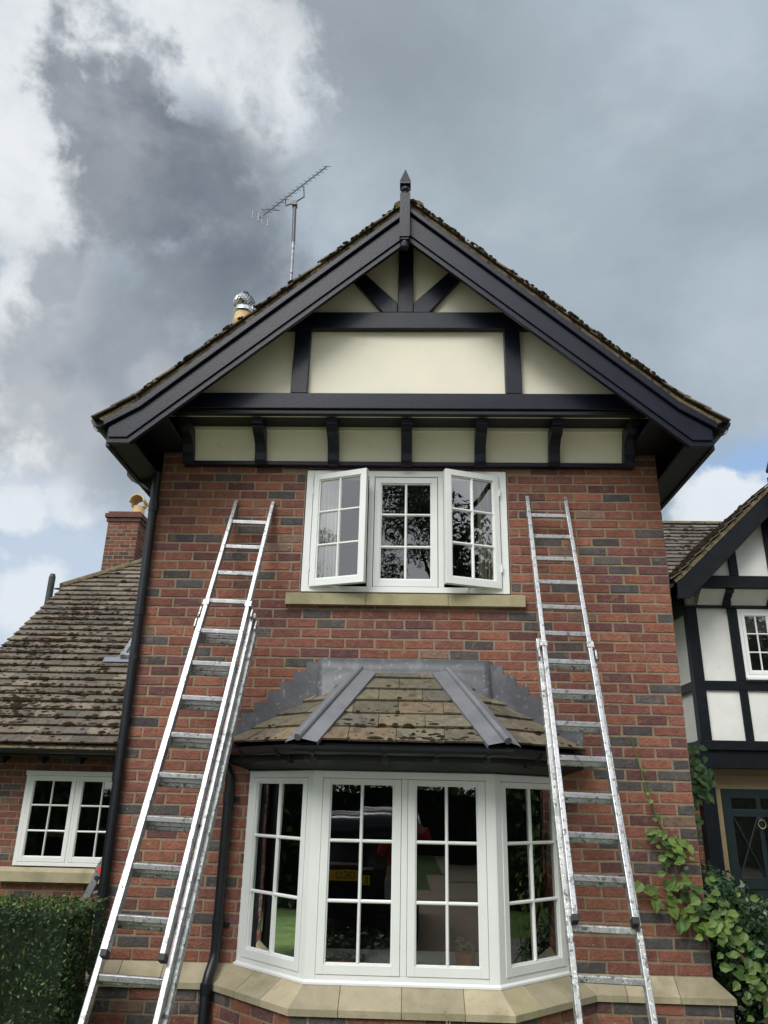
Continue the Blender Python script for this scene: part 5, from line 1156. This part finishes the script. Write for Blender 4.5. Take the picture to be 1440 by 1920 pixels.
sheet('gravel_far', 2.6, 12, -14.6, -11.5, GZ+.008, GRAVEL)

# parked car, rear towards the house
car = thing('parked_car', (1.32, -8.4, GZ), 'small dark hatchback parked on the gravel, mirrored in the bay window', 'car')
def ring(y, w_, zs, zb, zr, rw):
    g = GZ; half = [(w_*.86, zs), (w_*.98, zs+.12), (w_, (zs+zb)/2), (w_*.97, zb), (w_*.93, zb+.02), (rw, (zb+zr)/2+.06), (rw*.94, zr-.05), (rw*.82, zr-.008), (rw*.4, zr)]
    return [Vector((1.32+x, y, g+z)) for x, z in half]+[Vector((1.32-x, y, g+z)) for x, z in half[::-1]]
stn = [(-6.56, .72, .34, .86, .90, .60), (-6.50, .78, .26, .92, 1.02, .66), (-6.60, .82, .24, .94, 1.30, .74), (-6.78, .84, .22, .95, 1.42, .74), (-7.5, .84, .20, .95, 1.45, .74), (-8.4, .84, .20, .94, 1.42, .72), (-8.95, .84, .20, .92, 1.24, .70), (-9.25, .83, .20, .90, .98, .70), (-9.8, .80, .22, .82, .88, .62), (-10.1, .70, .30, .66, .74, .5)]
rings = [ring(*a_) for a_ in [stn[0]]+stn[2:]]
q = MB(); n_ = len(rings[0])
for a_, b_ in zip(rings, rings[1:]):
    for j in range(n_): q.poly([a_[j], a_[(j+1) % n_], b_[(j+1) % n_], b_[j]], [(0, 1, 2, 3)])
q.poly(rings[0], [list(range(n_))]); q.poly(rings[-1], [list(range(n_))])
o = q.build('body', CARP, car, smooth=False, weld=True); sbv = o.modifiers.new('s', 'SUBSURF'); sbv.levels = 2; sbv.render_levels = 2
for p_ in o.data.polygons: p_.use_smooth = True
def cbox(nm, m, x0, x1, y0, y1, z0, z1, bev=.02, par=None):
    q = MB(); q.box(1.32+x0, 1.32+x1, y0, y1, GZ+z0, GZ+z1); return q.build(nm, m, par or car, bevel=bev)
q = MB(); q.prism([(1.32-.56, -6.575, GZ+.95), (1.32+.56, -6.575, GZ+.95), (1.32+.50, -6.70, GZ+1.27), (1.32-.50, -6.70, GZ+1.27)], (0, -.04, .01)); q.build('rear_window', CARP, car, bevel=.01)
cbox('bumper', CARP, -.78, .78, -6.62, -6.42, .28, .50, .05); cbox('chrome_strip', CHROME, -.30, .30, -6.53, -6.49, .83, .86, .008)
for sg in (-1, 1):
    q = MB(); x = 1.32+sg*.665
    prf = [(-.055, .60), (.060, .60), (.045, .80), (.0, .84), (-.035, .80)]
    q.prism([(x-sg*a_, -6.52, GZ+b_) for a_, b_ in prf], (0, -.06, 0)); l_ = q.build('tail_light', LAMPR, car, bevel=.015)
    q = MB(); q.prism([(x-sg*a_*1.28+0, -6.535, GZ+.71+(b_-.71)*1.18) for a_, b_ in prf], (0, -.05, 0)); q.build('chrome_surround', CHROME, l_, bevel=.01)
pl_ = cbox('number_plate', PLATEY, -.26, .26, -6.50, -6.485, .66, .77, .004)
fc = bpy.data.curves.new('plate_text', 'FONT'); fc.body = 'E OCO'; fc.size = .105; fc.align_x = 'CENTER'; fc.extrude = .001
fo_ = bpy.data.objects.new('plate_text', fc); C.objects.link(fo_); fo_.parent = pl_; fo_.location = Vector((1.40, -6.4835, GZ+.68))-W[car]; fo_.rotation_euler = (R(90), 0, R(180)); fc.materials.append(RUBBER)
for sg in (-1, 1):
    for yy in (-7.15, -9.45):
        q = MB(); x = 1.32+sg*.74; q.tube([(x-.09, yy, GZ+.30), (x+.09, yy, GZ+.30)], .30, 24); wl = q.build('wheel', TYRE, car, bevel=.02)
        q = MB(); q.tube([(x+sg*.06, yy, GZ+.30), (x+sg*.095, yy, GZ+.30)], .19, 18); q.build('rim', CHROME, wl)

# the person holding the camera up
def skin_body(name, joints, edges, m, parent, sub=2):
    me = bpy.data.meshes.new(name); off = W[parent] if parent in W else Vector()
    me.from_pydata([tuple(Vector(j[0])-off) for j in joints], edges, []); me.materials.append(m)
    o = bpy.data.objects.new(name, me); C.objects.link(o); o.parent = parent
    sk_ = o.modifiers.new('skin', 'SKIN'); sk_.use_smooth_shade = True
    for v_, j in zip(me.skin_vertices[0].data, joints): v_.radius = j[1] if isinstance(j[1], tuple) else (j[1], j[1]); v_.use_root = False
    me.skin_vertices[0].data[0].use_root = True
    ss = o.modifiers.new('sub', 'SUBSURF'); ss.levels = sub; ss.render_levels = sub; return o
PX, PY = 1.97, -6.22; z = GZ
ps = thing('person', (PX, PY, z), 'person in dark red top and grey trousers photographing the house, mirrored in the bay', 'person')
J = [((PX, PY, z+.95), (.15, .10)), ((PX, PY, z+1.12), (.14, .10)), ((PX, PY, z+1.32), (.17, .11)), ((PX, PY, z+1.45), (.14, .09)), ((PX, PY, z+1.52), .058), ((PX, PY+.02, z+1.59), (.085, .095)), ((PX, PY+.02, z+1.69), (.095, .115)), ((PX, PY+.01, z+1.77), (.075, .09))]
E_ = [(i, i+1) for i in range(7)]
def limb(pts, root):
    global J, E_
    b_ = len(J); J += pts; E_.append((root, b_)); E_ += [(b_+i, b_+i+1) for i in range(len(pts)-1)]
for sg in (-1, 1):
    limb([((PX+sg*.18, PY, z+1.43), .060), ((PX+sg*.25, PY+.08, z+1.20), .048), ((PX+sg*.12, PY+.28, z+1.50), .036), ((PX+sg*.045, PY+.31, z+1.60), (.040, .022))], 3)
    limb([((PX+sg*.10, PY, z+.88), .095), ((PX+sg*.11, PY+.01, z+.50), .062), ((PX+sg*.12, PY-.01, z+.11), .042), ((PX+sg*.12, PY+.14, z+.045), (.045, .035))], 0)
skin_body('body', J, E_, SKIN, ps)
for sg in (-1, 1):
    for k in range(4):
        x = PX+sg*.045; skin_body('finger', [((x, PY+.32, z+1.60+.018*(k-1.5)), .009), ((x-sg*.025, PY+.345, z+1.605+.018*(k-1.5)), .008), ((x-sg*.045, PY+.335, z+1.605+.018*(k-1.5)), .007)], [(0, 1), (1, 2)], SKIN, ps, 1)
    skin_body('thumb', [((PX+sg*.045, PY+.30, z+1.575), .011), ((PX+sg*.02, PY+.29, z+1.60), .009), ((PX+sg*.005, PY+.295, z+1.62), .008)], [(0, 1), (1, 2)], SKIN, ps, 1)
TJ = [((PX, PY, z+.92), (.17, .115)), ((PX, PY, z+1.10), (.16, .115)), ((PX, PY, z+1.33), (.19, .125)), ((PX, PY, z+1.45), (.15, .10)), ((PX, PY, z+1.50), (.07, .07))]; TE = [(i, i+1) for i in range(4)]
for sg in (-1, 1):
    b_ = len(TJ); TJ += [((PX+sg*.185, PY, z+1.43), .074), ((PX+sg*.255, PY+.08, z+1.20), .060), ((PX+sg*.14, PY+.25, z+1.46), .047)]; TE += [(3, b_), (b_, b_+1), (b_+1, b_+2)]
skin_body('jacket', TJ, TE, REDTOP, ps)
LJ = [((PX, PY, z+.95), (.155, .11))]; LE = []
for sg in (-1, 1):
    b_ = len(LJ); LJ += [((PX+sg*.10, PY, z+.86), .108), ((PX+sg*.11, PY+.01, z+.50), .078), ((PX+sg*.12, PY-.01, z+.10), .064)]; LE += [(0, b_), (b_, b_+1), (b_+1, b_+2)]
skin_body('trousers', LJ, LE, GREYTR, ps)
skin_body('hair', [((PX, PY-.03, z+1.66), (.085, .09)), ((PX, PY-.01, z+1.76), (.088, .10)), ((PX, PY+.01, z+1.81), (.05, .06))], [(0, 1), (1, 2)], HAIR, ps)
q = MB()
for sg in (-1, 1): q.lathe([(.011, z+1.70), (.012, z+1.712), (.004, z+1.72)], PX+sg*.030, PY+.105, 8)
q.prism([(PX-.010, PY+.10, z+1.655), (PX+.010, PY+.10, z+1.655), (PX+.004, PY+.10, z+1.70), (PX-.004, PY+.10, z+1.70)], (0, .022, 0)); q.build('nose_and_eyes', SKIN, ps)
q = MB(); q.box(PX-.12, PX-.0, 0, 0, 0, 0) if False else None
for sg in (-1, 1):
    q = MB(); q.box(PX+sg*.12-.05, PX+sg*.12+.05, PY-.07, PY+.19, z+.0, z+.085); q.build('shoe', REDTOP, ps, bevel=.025)

ps.scale = (.94, .94, .94)
car.scale = (1.06, 1.06, 1.12)
me_ = fo_.data
dg = bpy.context.evaluated_depsgraph_get(); mt = bpy.data.meshes.new_from_object(fo_.evaluated_get(dg))
ft = bpy.data.objects.new('plate_text', mt); C.objects.link(ft); ft.parent = pl_; ft.location = fo_.location; ft.rotation_euler = fo_.rotation_euler
bpy.data.objects.remove(fo_)
